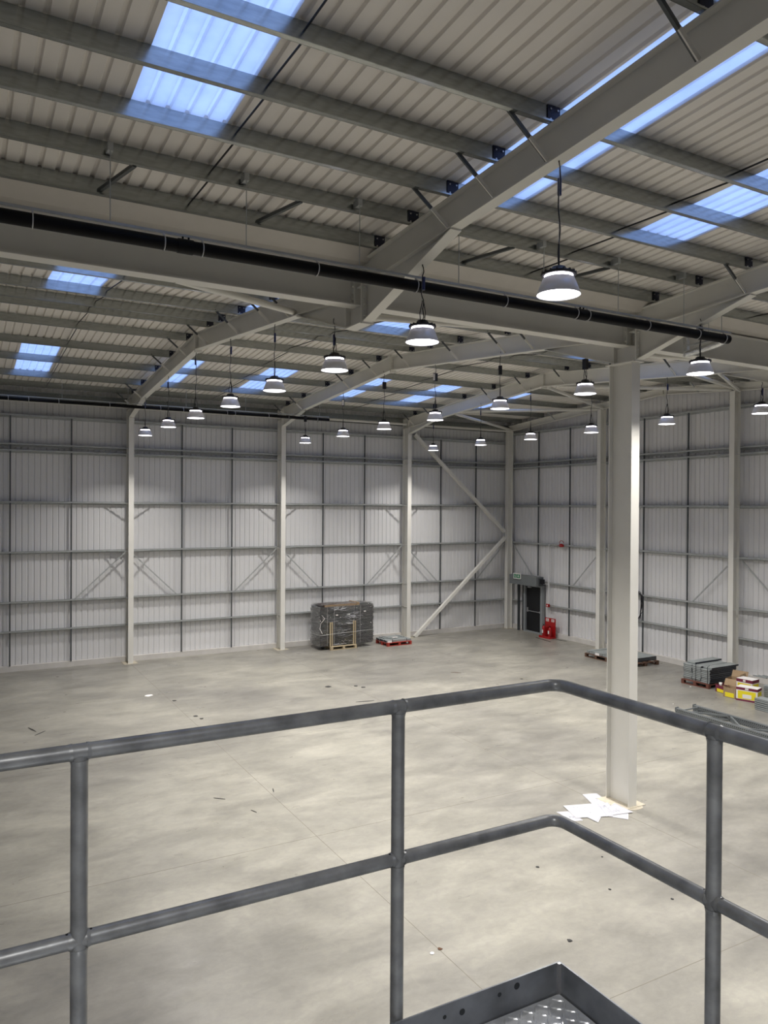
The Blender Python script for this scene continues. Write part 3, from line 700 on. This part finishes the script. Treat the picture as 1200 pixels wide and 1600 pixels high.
# film wrapped load
pallet(-9.72, -.98, .03, PINE, 'pale pine pallet under the tall film wrapped load')
W0 = empty('wrapped_panel_load', (-9.50, -.92, .15), .03); tag(W0, 'tall dark grey panel stack wrapped in clear film on a pine pallet', 'wrapped goods')
film = bpy.data.materials.new('clear_stretch_film'); film.use_nodes = True; nt = film.node_tree; nt.nodes.clear()
tr = nt.nodes.new('ShaderNodeBsdfTransparent'); gl = nt.nodes.new('ShaderNodeBsdfGlossy'); gl.inputs['Roughness'].default_value = .13; gl.inputs['Color'].default_value = (1, 1, 1, 1)
mx = nt.nodes.new('ShaderNodeMixShader'); o_ = nt.nodes.new('ShaderNodeOutputMaterial'); fr = nt.nodes.new('ShaderNodeFresnel'); fr.inputs[0].default_value = 1.55
nz = nt.nodes.new('ShaderNodeTexNoise'); nz.inputs['Scale'].default_value = 5; nz.inputs['Detail'].default_value = 6; nz.inputs['Distortion'].default_value = 1.5
tcx = nt.nodes.new('ShaderNodeTexCoord'); mpx = nt.nodes.new('ShaderNodeMapping'); mpx.inputs['Scale'].default_value = (.8, .8, 9); bpx = nt.nodes.new('ShaderNodeBump'); bpx.inputs['Strength'].default_value = 1; bpx.inputs['Distance'].default_value = .09
nt.links.new(tcx.outputs['Object'], mpx.inputs[0]); nt.links.new(mpx.outputs[0], nz.inputs['Vector']); nt.links.new(nz.outputs[0], bpx.inputs['Height'])
nt.links.new(bpx.outputs[0], gl.inputs['Normal']); nt.links.new(bpx.outputs[0], fr.inputs['Normal'])
ad = nt.nodes.new('ShaderNodeMath'); ad.operation = 'MULTIPLY_ADD'; ad.inputs[1].default_value = 1.9; ad.inputs[2].default_value = .04; nt.links.new(fr.outputs[0], ad.inputs[0])
nt.links.new(ad.outputs[0], mx.inputs[0]); nt.links.new(tr.outputs[0], mx.inputs[1]); nt.links.new(gl.outputs[0], mx.inputs[2]); nt.links.new(mx.outputs[0], o_.inputs[0])
n = 36
for i in range(n):
    z = i*1.60/n; j = [random.uniform(-.006, .006) for _ in range(4)]
    mb = MB(); mb.box(-1.22+j[0], 1.20+j[1], -.38+j[2], .42+j[3], z, z+1.60/n-.011, SLAB); mb.build('steel_panel', W0)
mb = MB(); mb.box(-1.02, .58, -.36, .38, 1.60, 1.67, BROWNP); mb.box(-1.03, .59, -.38, -.34, 1.60, 1.69, CARD); mb.box(.50, .58, -.36, .38, 1.62, 1.72, CARD); mb.build('timber_top', W0)
def filmshell():
    mb = MB(); NX, NZ = 60, 34; loop = []
    x0, x1, y0, y1 = -1.245, 1.225, -.40, .44
    per = [(x0+(x1-x0)*i/20, y0) for i in range(20)]+[(x1, y0+(y1-y0)*i/8) for i in range(8)]+[(x1-(x1-x0)*i/20, y1) for i in range(20)]+[(x0, y1-(y1-y0)*i/8) for i in range(8)]
    vs = []; n = len(per)
    for k in range(NZ+1):
        z = .02+1.62*k/NZ
        for i, (x, y) in enumerate(per):
            d = random.uniform(0, .034); sx = -1 if x < -.2 else 1
            vs.append((x+(sx*d if x in (x0, x1) else 0), y-(d if y == y0 else -d if y == y1 else 0), z+random.uniform(-.01, .01)))
    fs = [(k*n+i, k*n+(i+1) % n, (k+1)*n+(i+1) % n, (k+1)*n+i) for k in range(NZ) for i in range(n)]
    mb.add(vs, fs, film, False)
    tp = [(x, y, 1.66+random.uniform(0, .05) if True else 0) for x, y in per]
    mb.add([(0, 0, 1.73)]+tp, [(0, i+1, (i+1) % n+1) for i in range(n)], film); return mb
filmshell().build('stretch_film', W0)
FOLD_GLINT = mat('film_fold_painted_glint', (.42, .43, .45), .3)  # folds of the film, with glints of light put into their whitish colour
mb = MB(); rf_ = random.Random(5)
def fold(x, z, L, r, y=-.437):
    n = 6; sl = rf_.uniform(-.03, .09)
    pts = [(x+L*i/n, y+rf_.uniform(-.008, .004), z+sl*L*i/n*2+rf_.uniform(-.02, .02)) for i in range(n+1)]
    mb.tube(pts, [r*.2]+[r*rf_.uniform(.4, 1.2) for _ in range(n-1)]+[r*.2], FOLD_GLINT, 5)
for k in range(26): fold(rf_.uniform(-.15, .35), rf_.uniform(.85, 1.3), rf_.uniform(.08, .28), rf_.uniform(.005, .013))
for k in range(12): fold(rf_.uniform(-.95, -.2), rf_.uniform(1.45, 1.62), rf_.uniform(.12, .35), rf_.uniform(.006, .014))
for k in range(16): fold(rf_.uniform(-.6, .1), rf_.uniform(.1, .75), rf_.uniform(.1, .4), rf_.uniform(.003, .008))
for k in range(16): fold(rf_.uniform(-1.15, .45), rf_.uniform(.8, 1.55), rf_.uniform(.1, .4), rf_.uniform(.003, .006))
for k in range(8): fold(rf_.uniform(-.9, .3), .03+.02*rf_.random(), rf_.uniform(.15, .4), .007)
mb.build('film_fold_glint', W0)
for x in (-.80, -.72, .28, .36):
    mb = MB(); mb.box(x-.022, x+.022, -.455, -.412, 0, .98, PINE); mb.build('timber_upright', W0)
for x in (-.755, .32):
    mb = MB(); mb.box(x-.010, x+.010, -.462, -.456, -.10, .92, BLACK); mb.box(x-.04, x+.04, -.464, -.456, -.02, .0, BLACK); mb.build('black_strap', W0)
for z in (.50,):
    mb = MB(); mb.tube([(-1.26, .44, z-.03), (-1.26, -.42, z-.03), (-.9, -.47, z), (.6, -.47, z+.04), (1.215, -.40, z+.04), (1.215, .43, z+.03)], .006, STRAPW, 5); mb.build('pale_strap', W0)
for x in (-.62, .30, .60, -.93):
    mb = MB(); mb.tube([(x, -.43, .03), (x, -.43, 1.62)], .004, STRAPW, 5); mb.build('pale_strap', W0)
for x, z in ((-.50, 1.26), (.06, 1.26), (.82, 1.34)):
    mb = MB(); mb.box(x-.05, x+.05, -.435, -.43, z-.02, z+.02, WHT); mb.build('paper_label', W0)
mb = MB(); mb.tube([(-1.19, -.425, 1.3), (-1.07, -.45, 1.15), (-1.25, -.44, .95), (-1.27, -.42, .75), (-1.17, -.44, .55)], [.005, .012, .006, .012, .01], WHT, 6); mb.build('torn_film_tail', W0)

# red pallet
pallet(-7.24, -1.28, .03, REDP, 'red pallet with strapped grey bars beside the third wall column')
def bars(x, y, z, n, L, wd, h, rz, label, m, group, along='x', strap=True):
    outs = []
    for i in range(n):
        mb = MB(); ln = L+random.uniform(-.03, .03); hh = h
        if along == 'x': mb.box(-ln/2, ln/2, -wd/2, wd/2, 0, hh, m); mb.box(-ln/2-.001, ln/2+.001, -wd/2+.008, wd/2-.008, .008, hh-.008, SHELF_SHADE)
        else: mb.box(-wd/2, wd/2, -ln/2, ln/2, 0, hh, m); mb.box(-wd/2+.008, wd/2-.008, -ln/2-.001, ln/2+.001, .008, hh-.008, SHELF_SHADE)
        o = mb.build('steel_bar'); off = (i-(n-1)/2)*(wd+.004); o.rotation_euler = (0, 0, rz)
        v = Matrix.Rotation(rz, 3, 'Z') @ Vector((0, off, 0) if along == 'x' else (off, 0, 0)); o.location = (x+v.x, y+v.y, z)
        tag(o, '%s of %d: %s' % (ORD[i], n, label) if False else label % ORD[i], 'steel bar', group); outs.append(o)
    return outs
bars(-7.22, -1.22, .15, 6, 1.22, .15, .085, .03, '%s grey steel bar from the front in the bundle on the red pallet', SHELF, 'bars on the red pallet')
bars(-7.2, -1.02, .235, 3, 1.0, .15, .03, .03, '%s thin grey strip from the front, on top of the red pallet bundle', SHELF, 'strips on the red pallet')
def strap(pts, label, m=BLACK, r=.008):
    mb = MB()
    for a, b in zip(pts[:-1], pts[1:]): mb.bar(a, b, .02, .004, m, (0, 0, 1))
    tag(mb.build('packing_strap'), label, 'strap')
for x, nm in ((-7.55, 'left'), (-6.85, 'right')):
    strap([(x, -1.73, .12), (x, -1.72, .272), (x, -.73, .272)], 'black packing strap on the %s of the red pallet bundle' % nm)
mb = MB(); mb.box(-.12, .12, -.08, .08, 0, .002, WHT); o = mb.build('paper_label'); o.location = (-7.2, -1.3, .268); tag(o, 'white sheet lying on the grey bars of the red pallet', 'label')
mb = MB(); mb.box(-.10, .10, 0, .003, 0, .09, WHT); o = mb.build('paper_label'); o.location = (-7.70, -1.76, .15); tag(o, 'white label on the front of the red pallet bundle', 'label')

# dark pallets behind the tall column
pallet(-1.27, -7.82, 1.55, BROWNP, 'dark brown pallet left of the tall column foot, carrying grey channels', L=1.2, W=1.35)
bars(-1.25, -7.85, .15, 7, 1.22, .17, .10, 1.55, '%s grey channel from the wall in the strapped bundle left of the tall column', SHELF, 'channels left of the tall column')
for y, nm in ((-7.5, 'left'), (-8.2, 'right')): strap([(-2.0, y, .12), (-1.98, y, .257), (-.6, y, .257)], 'black strap on the %s of the channel bundle behind the column' % nm)
mb = MB(); mb.box(-.003, 0, -.11, .11, 0, .12, WHT); o = mb.build('paper_label'); o.location = (-1.90, -7.85, .12); tag(o, 'white label hanging on the channel bundle left of the tall column', 'label')
pallet(-1.20, -9.05, 1.55, BROWNP, 'dark brown pallet just right of the tall column', L=1.2, W=1.35)
for i in range(3):
    mb = MB(); mb.box(-.62, .62, -.52, .52, 0, .045, SHELF); mb.box(-.625, .625, -.525, .525, .006, .039, SHELF_SHADE); o = mb.build('shelf_panel'); o.location = (-1.12, -8.98, .15+i*.047); tag(o, '%s flat dark edged panel up from the pallet right of the tall column' % ORD[i], 'shelf panel', 'panels right of the tall column')

# strapped shelf stack
pallet(-1.50, -12.62, 1.60, REDBR, 'red brown pallet under the block of grey shelves by the cartons', L=1.05, W=1.55)
pan = None
for j in range(3):
    for i in range(9):
        if i == 8 and j == 2: continue
        y = -12.28-j*.345+random.uniform(-.006, .006); x = -1.50+random.uniform(-.015, .015); z = .15+i*.058
        if pan is None:
            mb = MB(); mb.box(-.68, .68, -.168, .168, .050, .055, SHELF); mb.box(-.68, -.675, -.166, .164, 0.012, .050, SHELF); mb.box(.675, .68, -.164, .164, 0.012, .050, SHELF)
            mb.box(-.68, .68, -.168, -.163, .0, .055, SHELF_SHADE); mb.box(-.68, .68, .163, .168, .0, .055, SHELF_SHADE); mb.box(-.677, .677, -.162, .162, .0, .012, SHELF_SHADE)  # long sides and layer gaps take the painted shade colour
            pan = mb.build('shelf_panel'); o = pan
        else: o = pan.copy(); COL.objects.link(o)
        o.location = (x, y, z); o.rotation_euler = (0, 0, random.uniform(-.01, .01)+.02)
        tag(o, 'grey shelf tray in the block by the cartons, %s column, %s layer up' % (['left', 'middle', 'right'][j], ORD[i]), 'shelf panel', 'shelf trays in the strapped block')
for k, (x, y, a) in enumerate(((-1.36, -12.30, .0), (-1.40, -12.98, -.01))):
    o = pan.copy(); COL.objects.link(o); o.location = (x, y, .15+(9-k)*.058); o.rotation_euler = (0, 0, a+.02); tag(o, ['loose grey shelf tray on top of the strapped block, at the rear left', 'loose grey shelf tray on top of the strapped block, at the right'][k], 'shelf panel')
for y, nm in ((-12.62, 'middle'), (-13.08, 'right end')): strap([(-2.20, y, .14), (-2.20, y, .70), (-2.1, y, .735)], 'black packing strap at the %s of the shelf block' % nm)

# cartons
def carton(x, y, z, rz, L, W, H, label, body=CARD, printed=False, open_=False, patch=None):
    r = empty('cardboard_box', (x, y, z), rz); tag(r, label, 'box')
    mb = MB(); t = .006
    if open_:
        mb.box(-L/2, L/2, -W/2, W/2, 0, t, body); mb.box(-L/2, L/2, -W/2, -W/2+t, 0, H, body); mb.box(-L/2, L/2, W/2-t, W/2, 0, H, body)
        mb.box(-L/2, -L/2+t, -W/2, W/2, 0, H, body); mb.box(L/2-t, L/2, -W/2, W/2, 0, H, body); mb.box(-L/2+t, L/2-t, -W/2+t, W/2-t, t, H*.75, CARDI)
    else: mb.box(-L/2, L/2, -W/2, W/2, 0, H, body)
    mb.build('box_body', r)
    if open_ and not patch:
        for s, a in ((-1, 60), (1, -60)):
            mb = MB(); M = Matrix.Translation((s*L/2, 0, H)) @ Matrix.Rotation(math.radians(s*a), 4, 'Y'); mb.box(min(0, s*W*.45), max(0, s*W*.45), -W/2, W/2, -.002, .002, CARD, M); mb.build('flap', r)
        mb = MB(); M = Matrix.Translation((0, -W/2, H)) @ Matrix.Rotation(math.radians(-110 if random.random() < .5 else 20), 4, 'X'); mb.box(-L/2, L/2, -W*.35, 0, -.002, .002, CARD, M); mb.build('flap', r)
    if printed:
        e = .0015
        for (a, b, m) in ((0, .13, MAR), (.80, .985, MAR)):
            mb = MB(); mb.box(-L/2-e, L/2+e, -W/2-e, W/2+e, H*a, H*b, m); mb.build('printed_band', r)
        mb = MB(); mb.box(-L/2-2*e, L/2+2*e, -W/2-2*e, W/2+2*e, H*.13, H*.80, YEL) if False else mb.box(-L/2-2*e, -L/2-e, -W*.42, W*.42, H*.16, H*.74, YEL); mb.box(-L*.42, L*.42, -W/2-2*e, -W/2-e, H*.16, H*.74, YEL); mb.build('yellow_panel', r)
        mb = MB(); mb.box(-L/2-3*e, -L/2-2*e, -W*.22, W*.20, H*.22, H*.50, WHT); mb.box(-L*.1, L*.25, -W/2-3*e, -W/2-2*e, H*.22, H*.46, WHT); mb.box(-L/2-3*e, -L/2-2*e, -W*.08, W*.08, H*.84, H*.96, WHT); mb.build('white_panel', r)
    if patch:
        mb = MB(); mb.box(-L/2-.002, -L/2, -W*.36, W*.36, H*.06, H*.52, YEL); mb.box(-L*.30, L*.30, -W/2-.002, -W/2, H*.06, H*.52, YEL); mb.build('yellow_label', r)
    return r
carton(-1.62, -13.72, 0, .25, .46, .50, .40, 'open plain brown carton behind the yellow boxes, next to the shelf block', open_=True)
carton(-1.78, -14.24, 0, .1, .40, .52, .52, 'taller yellow and white carton with maroon bands, standing behind', WHT, printed=True)
carton(-2.40, -14.72, 0, .3, .38, .62, .42, 'front yellow and white carton with maroon bands and octagonal corners', WHT, printed=True)
carton(-2.45, -14.20, 0, .05, .34, .42, .30, 'small open brown carton with yellow label, between two yellow cartons', open_=True, patch=True)
r = carton(-2.15, -13.70, 0, -.2, .34, .46, .22, 'low torn red and yellow carton at the left of the box heap', MAR, open_=True, patch=True)
carton(-1.15, -15.05, 0, .4, .50, .55, .46, 'open brown carton with torn flaps at the right rear of the box heap', open_=True)
mb = MB(); mb.lathe([(0, 0), (.035, 0), (.05, .12), (.046, .12), (.033, .01), (0, .01)], WHT, n=14); o = mb.build('paper_cup'); o.location = (-2.18, -13.56, .17); tag(o, 'white paper cup standing in the low red carton', 'cup')
mb = MB()
for k in range(3): mb.bar((-1.3+.1*k, -14.1-.1*k, .54+.01*k), (-1.35+.1*k, -14.6-.05*k, .55), .06, .03, SHELF)
tag(mb.build('metal_offcuts'), 'loose grey metal pieces on top of the taller yellow carton', 'metal pieces')
# grey bundles at right edge: tray variant without the painted shade on its long sides
mb = MB(); mb.box(-.68, .68, -.168, .168, .048, .055, SHELF); mb.box(-.68, .68, -.168, -.162, .010, .055, SHELF); mb.box(-.68, .68, .162, .168, .010, .055, SHELF)
mb.box(-.68, -.675, -.168, .168, .010, .055, SHELF); mb.box(.675, .68, -.168, .168, .010, .055, SHELF); mb.box(-.675, .675, -.160, .160, 0, .014, SHELF_SHADE)
pan2 = mb.build('shelf_panel'); first2 = [pan2]
def next2():
    if first2: return first2.pop()
    o = pan2.copy(); COL.objects.link(o); return o
for k in range(6):
    o = next2(); o.location = (-3.05+.0*k, -16.15, .0+k*.058); o.rotation_euler = (0, 0, 1.5+.01*k); tag(o, '%s grey tray up in the low stack cut by the right frame edge' % ORD[k], 'shelf panel', 'trays at the right frame edge')
for k in range(9):
    o = next2(); o.location = (-2.0, -15.72, .0+k*.058); o.rotation_euler = (0, 0, 1.45+.01*k); tag(o, '%s grey tray up in the stack behind the front yellow carton' % ORD[k], 'shelf panel', 'trays behind the yellow carton')

# racking upright frames lying on the floor
RACKM = mat('grey_racking_steel', (.20, .22, .23), .45, .35, var=.12)
def rackframe(z, dx, label):
    r = empty('racking_frame', (-5.62+dx, -14.75, z), -math.pi/2+.035-.07); tag(r, label, 'racking frame')
    L = 5.2; W = .72
    for y in (-W/2, W/2):
        mb = MB(); mb.box(0, L, y-.05, y+.05, 0, .085, RACKM)
        for k in range(86):
            xx = .05+k*.06
            mb.box(xx, xx+.028, y-.036, y-.014, .0852, .0858, BLACK); mb.box(xx, xx+.028, y+.014, y+.036, .0852, .0858, BLACK)
            s = 1 if y < 0 else -1
            mb.box(xx, xx+.028, y-.0508, y-.0502, .03, .055, BLACK)
            mb.box(xx, xx+.028, y+.0502, y+.0508, .03, .055, BLACK)
        mb.build('upright', r)
        mb = MB(); mb.box(-.008, 0, y-.07, y+.07, -.0, .11, RACKM); mb.build('foot_plate', r)
    zz = .045; xs = [.25, 1.2, 2.1, 3.0, 3.9, 4.9]
    mb = MB(); mb.bar((.15, -W/2, zz), (.15, W/2, zz), .03, .03, RACKM); mb.build('cross_brace', r)
    for i in range(5):
        s = 1 if i % 2 else -1; mb = MB(); mb.bar((xs[i], s*W/2, zz), (xs[i+1], -s*W/2, zz), .04, .045, RACKM); mb.build('diagonal_brace', r)
    return r
f1 = rackframe(.0, .36, 'grey perforated racking frame lying flat on the floor, lower of two')
f2 = rackframe(.095, .34, 'grey perforated racking frame lying on the other, upper of two')
f2.rotation_euler.z += .012

# fire extinguisher stand
fs_ = empty('extinguisher_stand', (-.24, -3.20, 0), .05); tag(fs_, 'red double fire extinguisher stand on the floor right of the door', 'stand')
mb = MB(); mb.box(.06, .09, -.32, .32, .04, .88, RED); mb.build('back_panel', fs_)
mb = MB(); mb.box(-.30, .10, -.34, .34, 0, .05, RED); mb.box(-.30, -.27, -.34, .34, .05, .10, RED); mb.build('base_tray', fs_)
mb = MB(); mb.box(-.28, .06, -.01, .01, .05, .5, RED); mb.build('divider', fs_)
for y in (-.17, .17):
    mb = MB(); mb.box(.054, .06, y-.09, y+.09, .72, .84, WHT); mb.box(.052, .054, y-.07, y+.07, .75, .77, RED); mb.box(.052, .054, y-.07, y+.07, .79, .81, RED); mb.build('instruction_label', fs_)
for y, h, nm in ((-3.38, .46, 'right'), (-2.98, .50, 'left')):
    r = empty('fire_extinguisher', (-.36, y, .05)); tag(r, 'small red fire extinguisher in the %s bay of the red stand' % nm, 'fire extinguisher')
    mb = MB(); mb.lathe([(0, 0), (.07, 0), (.075, .02), (.075, h-.12), (.05, h-.05), (.02, h-.02), (.02, h), (0, h)], RED, n=16); mb.build('cylinder_body', r)
    mb = MB(); mb.box(-.02, .02, -.015, .015, h-.01, h+.04, BLACK); mb.bar((0, 0, h+.04), (-.08, 0, h+.06), .02, .01, BLACK); mb.build('valve', r)
    mb = MB(); mb.tube([(0, .02, h), (0, .09, h-.05), (0, .10, .15), (0, .09, .08)], .009, BLACK, 6); mb.build('hose', r)
    mb = MB(); mb.box(-.078, -.074, -.04, .04, .15, .30, WHT); mb.build('label_panel', r)
for p, q, lab in (((-.75, -2.9, .006), (-.95, -4.1, .006), 'black flat strip on the floor before the red stand'), ((-.35, -3.5, .006), (-.2, -4.3, .006), 'short black strip by the gable wall beside the red stand')):
    mb = MB(); mb.bar(p, q, .035, .012, DEBR); tag(mb.build('floor_strip'), lab, 'strip')

# ------------------------------------------------------------------ papers at the column foot
def uv(px, py, z=0.0):       # a floor point seen at a measured pixel of the photo
    d = r_*((px-600)/FPX)-u_*((py-800)/FPX)+f_; t = (z-CAM[2])/d.z; return Vector(CAM)+d*t
def sheet(q, i, lab):
    pts = [uv(820+a/5, 1200+b/5) for a, b in q]; c = sum(pts, Vector())/4; z = .004+i*.0022
    r = empty('paper_sheet', (c.x, c.y, z)); tag(r, lab, 'paper')
    mb = MB(); P = [p-c for p in pts]; mb.add([(p.x, p.y, k) for k in (0, .0012) for p in P], [(0, 3, 2, 1), (4, 5, 6, 7), (0, 1, 5, 4), (1, 2, 6, 5), (2, 3, 7, 6), (3, 0, 4, 7)], PAPER); mb.build('sheet', r)
    mb = MB()
    def bl(u, v): a = P[0].lerp(P[1], u); b = P[3].lerp(P[2], u); w_ = a.lerp(b, v); return Vector((w_.x, w_.y, .0017))
    def ln(a, b, w_=.012): mb.bar(bl(*a), bl(*b), w_, .0006, INK)
    for a, b in (((.06, .06), (.94, .06)), ((.94, .06), (.94, .94)), ((.94, .94), (.06, .94)), ((.06, .94), (.06, .06))): ln(a, b)
    rnd = random.Random(i)
    for k in range(7):
        u0, v0 = rnd.uniform(.12, .6), rnd.uniform(.12, .75); du, dv = rnd.uniform(.1, .3), rnd.uniform(.05, .2)
        ln((u0, v0), (u0+du, v0), .010); ln((u0+du, v0), (u0+du, v0+dv), .010); ln((u0, v0), (u0, v0+dv), .010)
    mb.build('printed_lines', r)
sheet([(246, 345), (372, 338), (455, 412), (372, 418)], 0, 'white drawing sheet at the left end of the papers on the floor')
sheet([(560, 300), (810, 360), (808, 405), (600, 372)], 1, 'white drawing sheet at the lower right of the papers by the column')
sheet([(450, 210), (562, 201), (655, 276), (530, 288)], 2, 'white drawing sheet pointing up left from the heap by the column')
sheet([(360, 330), (560, 330), (600, 378), (574, 430)], 3, 'white drawing sheet lowest in the picture among the floor papers')
sheet([(300, 300), (560, 280), (690, 380), (400, 395)], 4, 'large white drawing sheet in the middle of the floor papers')
sheet([(560, 280), (650, 276), (730, 365), (640, 385)], 5, 'narrow white drawing sheet on the middle of the paper heap')
sheet([(640, 320), (702, 280), (848, 352), (700, 372)], 6, 'white drawing sheet nearest the column foot on its right')

# ------------------------------------------------------------------ small litter on the floor
def litter(px, py, sz, m, label, thin=False):
    c = uv(px, py); rnd = random.Random(px*7+py); n = 7
    pts = [(sz*math.cos(t)*(.7+.5*rnd.random())*(3 if thin else 1), sz*math.sin(t)*(.7+.5*rnd.random())*(.25 if thin else 1)) for t in [2*math.pi*i/n for i in range(n)]]
    mb = MB(); mb.prism(pts, 'z', 0, .006, m); o = mb.build('floor_scrap'); o.location = (c.x, c.y, .0015); o.rotation_euler = (0, 0, rnd.random()*3); tag(o, label, 'litter')
litter(232, 1087, .13, WHT, 'crumpled pale paper scrap on the floor at the left')
litter(272, 1095, .07, DEBR, 'dark mark of dirt just right of the pale paper scrap')
litter(306, 1119, .07, DEBR, 'dark scrap above the hand rail, left one of a pair'); litter(315, 1123, .06, DEBR, 'dark scrap above the hand rail, right one of a pair')
litter(513, 1073, .10, DEBR, 'flat dark blot on the floor below the wrapped load, left'); litter(556, 1072, .08, DEBR, 'flat dark blot below the wrapped load, middle'); litter(567, 1074, .08, DEBR, 'flat dark blot below the wrapped load, right')
litter(570, 1096, .11, DEBR, 'dark streak just above the hand rail near its middle post', True)
litter(50, 1140, .09, DEBR, 'upper dark streak on the floor at the far left', True); litter(62, 1146, .07, DEBR, 'lower dark streak on the floor at the far left', True)
litter(687, 1483, .035, RUST, 'rust brown curled scrap right of the middle post foot'); litter(675, 1490, .03, WHT, 'tiny white scrap beside the rust brown one')
litter(890, 1470, .035, DEBR, 'dark pebble on the floor above the platform corner'); litter(840, 1355, .03, DEBR, 'small dark bit on the floor left of the papers'); litter(953, 1390, .025, DEBR, 'small dark bit below the papers in the middle')
litter(1050, 1405, .025, DEBR, 'small dark bit left of the right hand post'); litter(941, 1339, .02, DEBR, 'tiny dark bit under the mid rail right of centre')
litter(343, 1248, .05, DEBR, 'thin dark twig like scrap on the open floor', True); litter(427, 1235, .04, DEBR, 'short dark sliver on the floor between two posts', True); litter(397, 1268, .035, DEBR, 'small slanting sliver on the floor, lower middle left', True)
litter(815, 1061, .05, DEBR, 'small dark scrap above the rail corner'); litter(713, 1051, .06, RUST, 'reddish brown scrap on the floor behind the rail', True)
litter(1052, 1100, .02, WHT, 'tiny white fleck before the grey shelf block, left'); litter(1079, 1073, .03, WHT, 'tiny white fleck before the grey shelf block, right')

# coil of cable clipped up at the purlin, just inside the top edge of the picture
d_ = r_*((478-600)/FPX)-u_*((-7-800)/FPX)+f_; t_ = (9.93-CAM[2])/d_.z; c_ = Vector(CAM)+d_*t_
mb = MB()
for k in range(3): mb.tube([(.10*math.cos(a)+.01*k, .09*math.sin(a), .012*k+.05+.02*math.sin(a+k)) for a in [i*2*math.pi/18 for i in range(19)]], .011, BLACK, 6)
mb.tube([(0, .09, .05), (0, .12, .2)], .008, BLACK, 6)
o = mb.build('cable_coil'); o.location = c_; tag(o, 'small coil of black cable hanging by the rooflight at the top edge of the picture', 'cable')
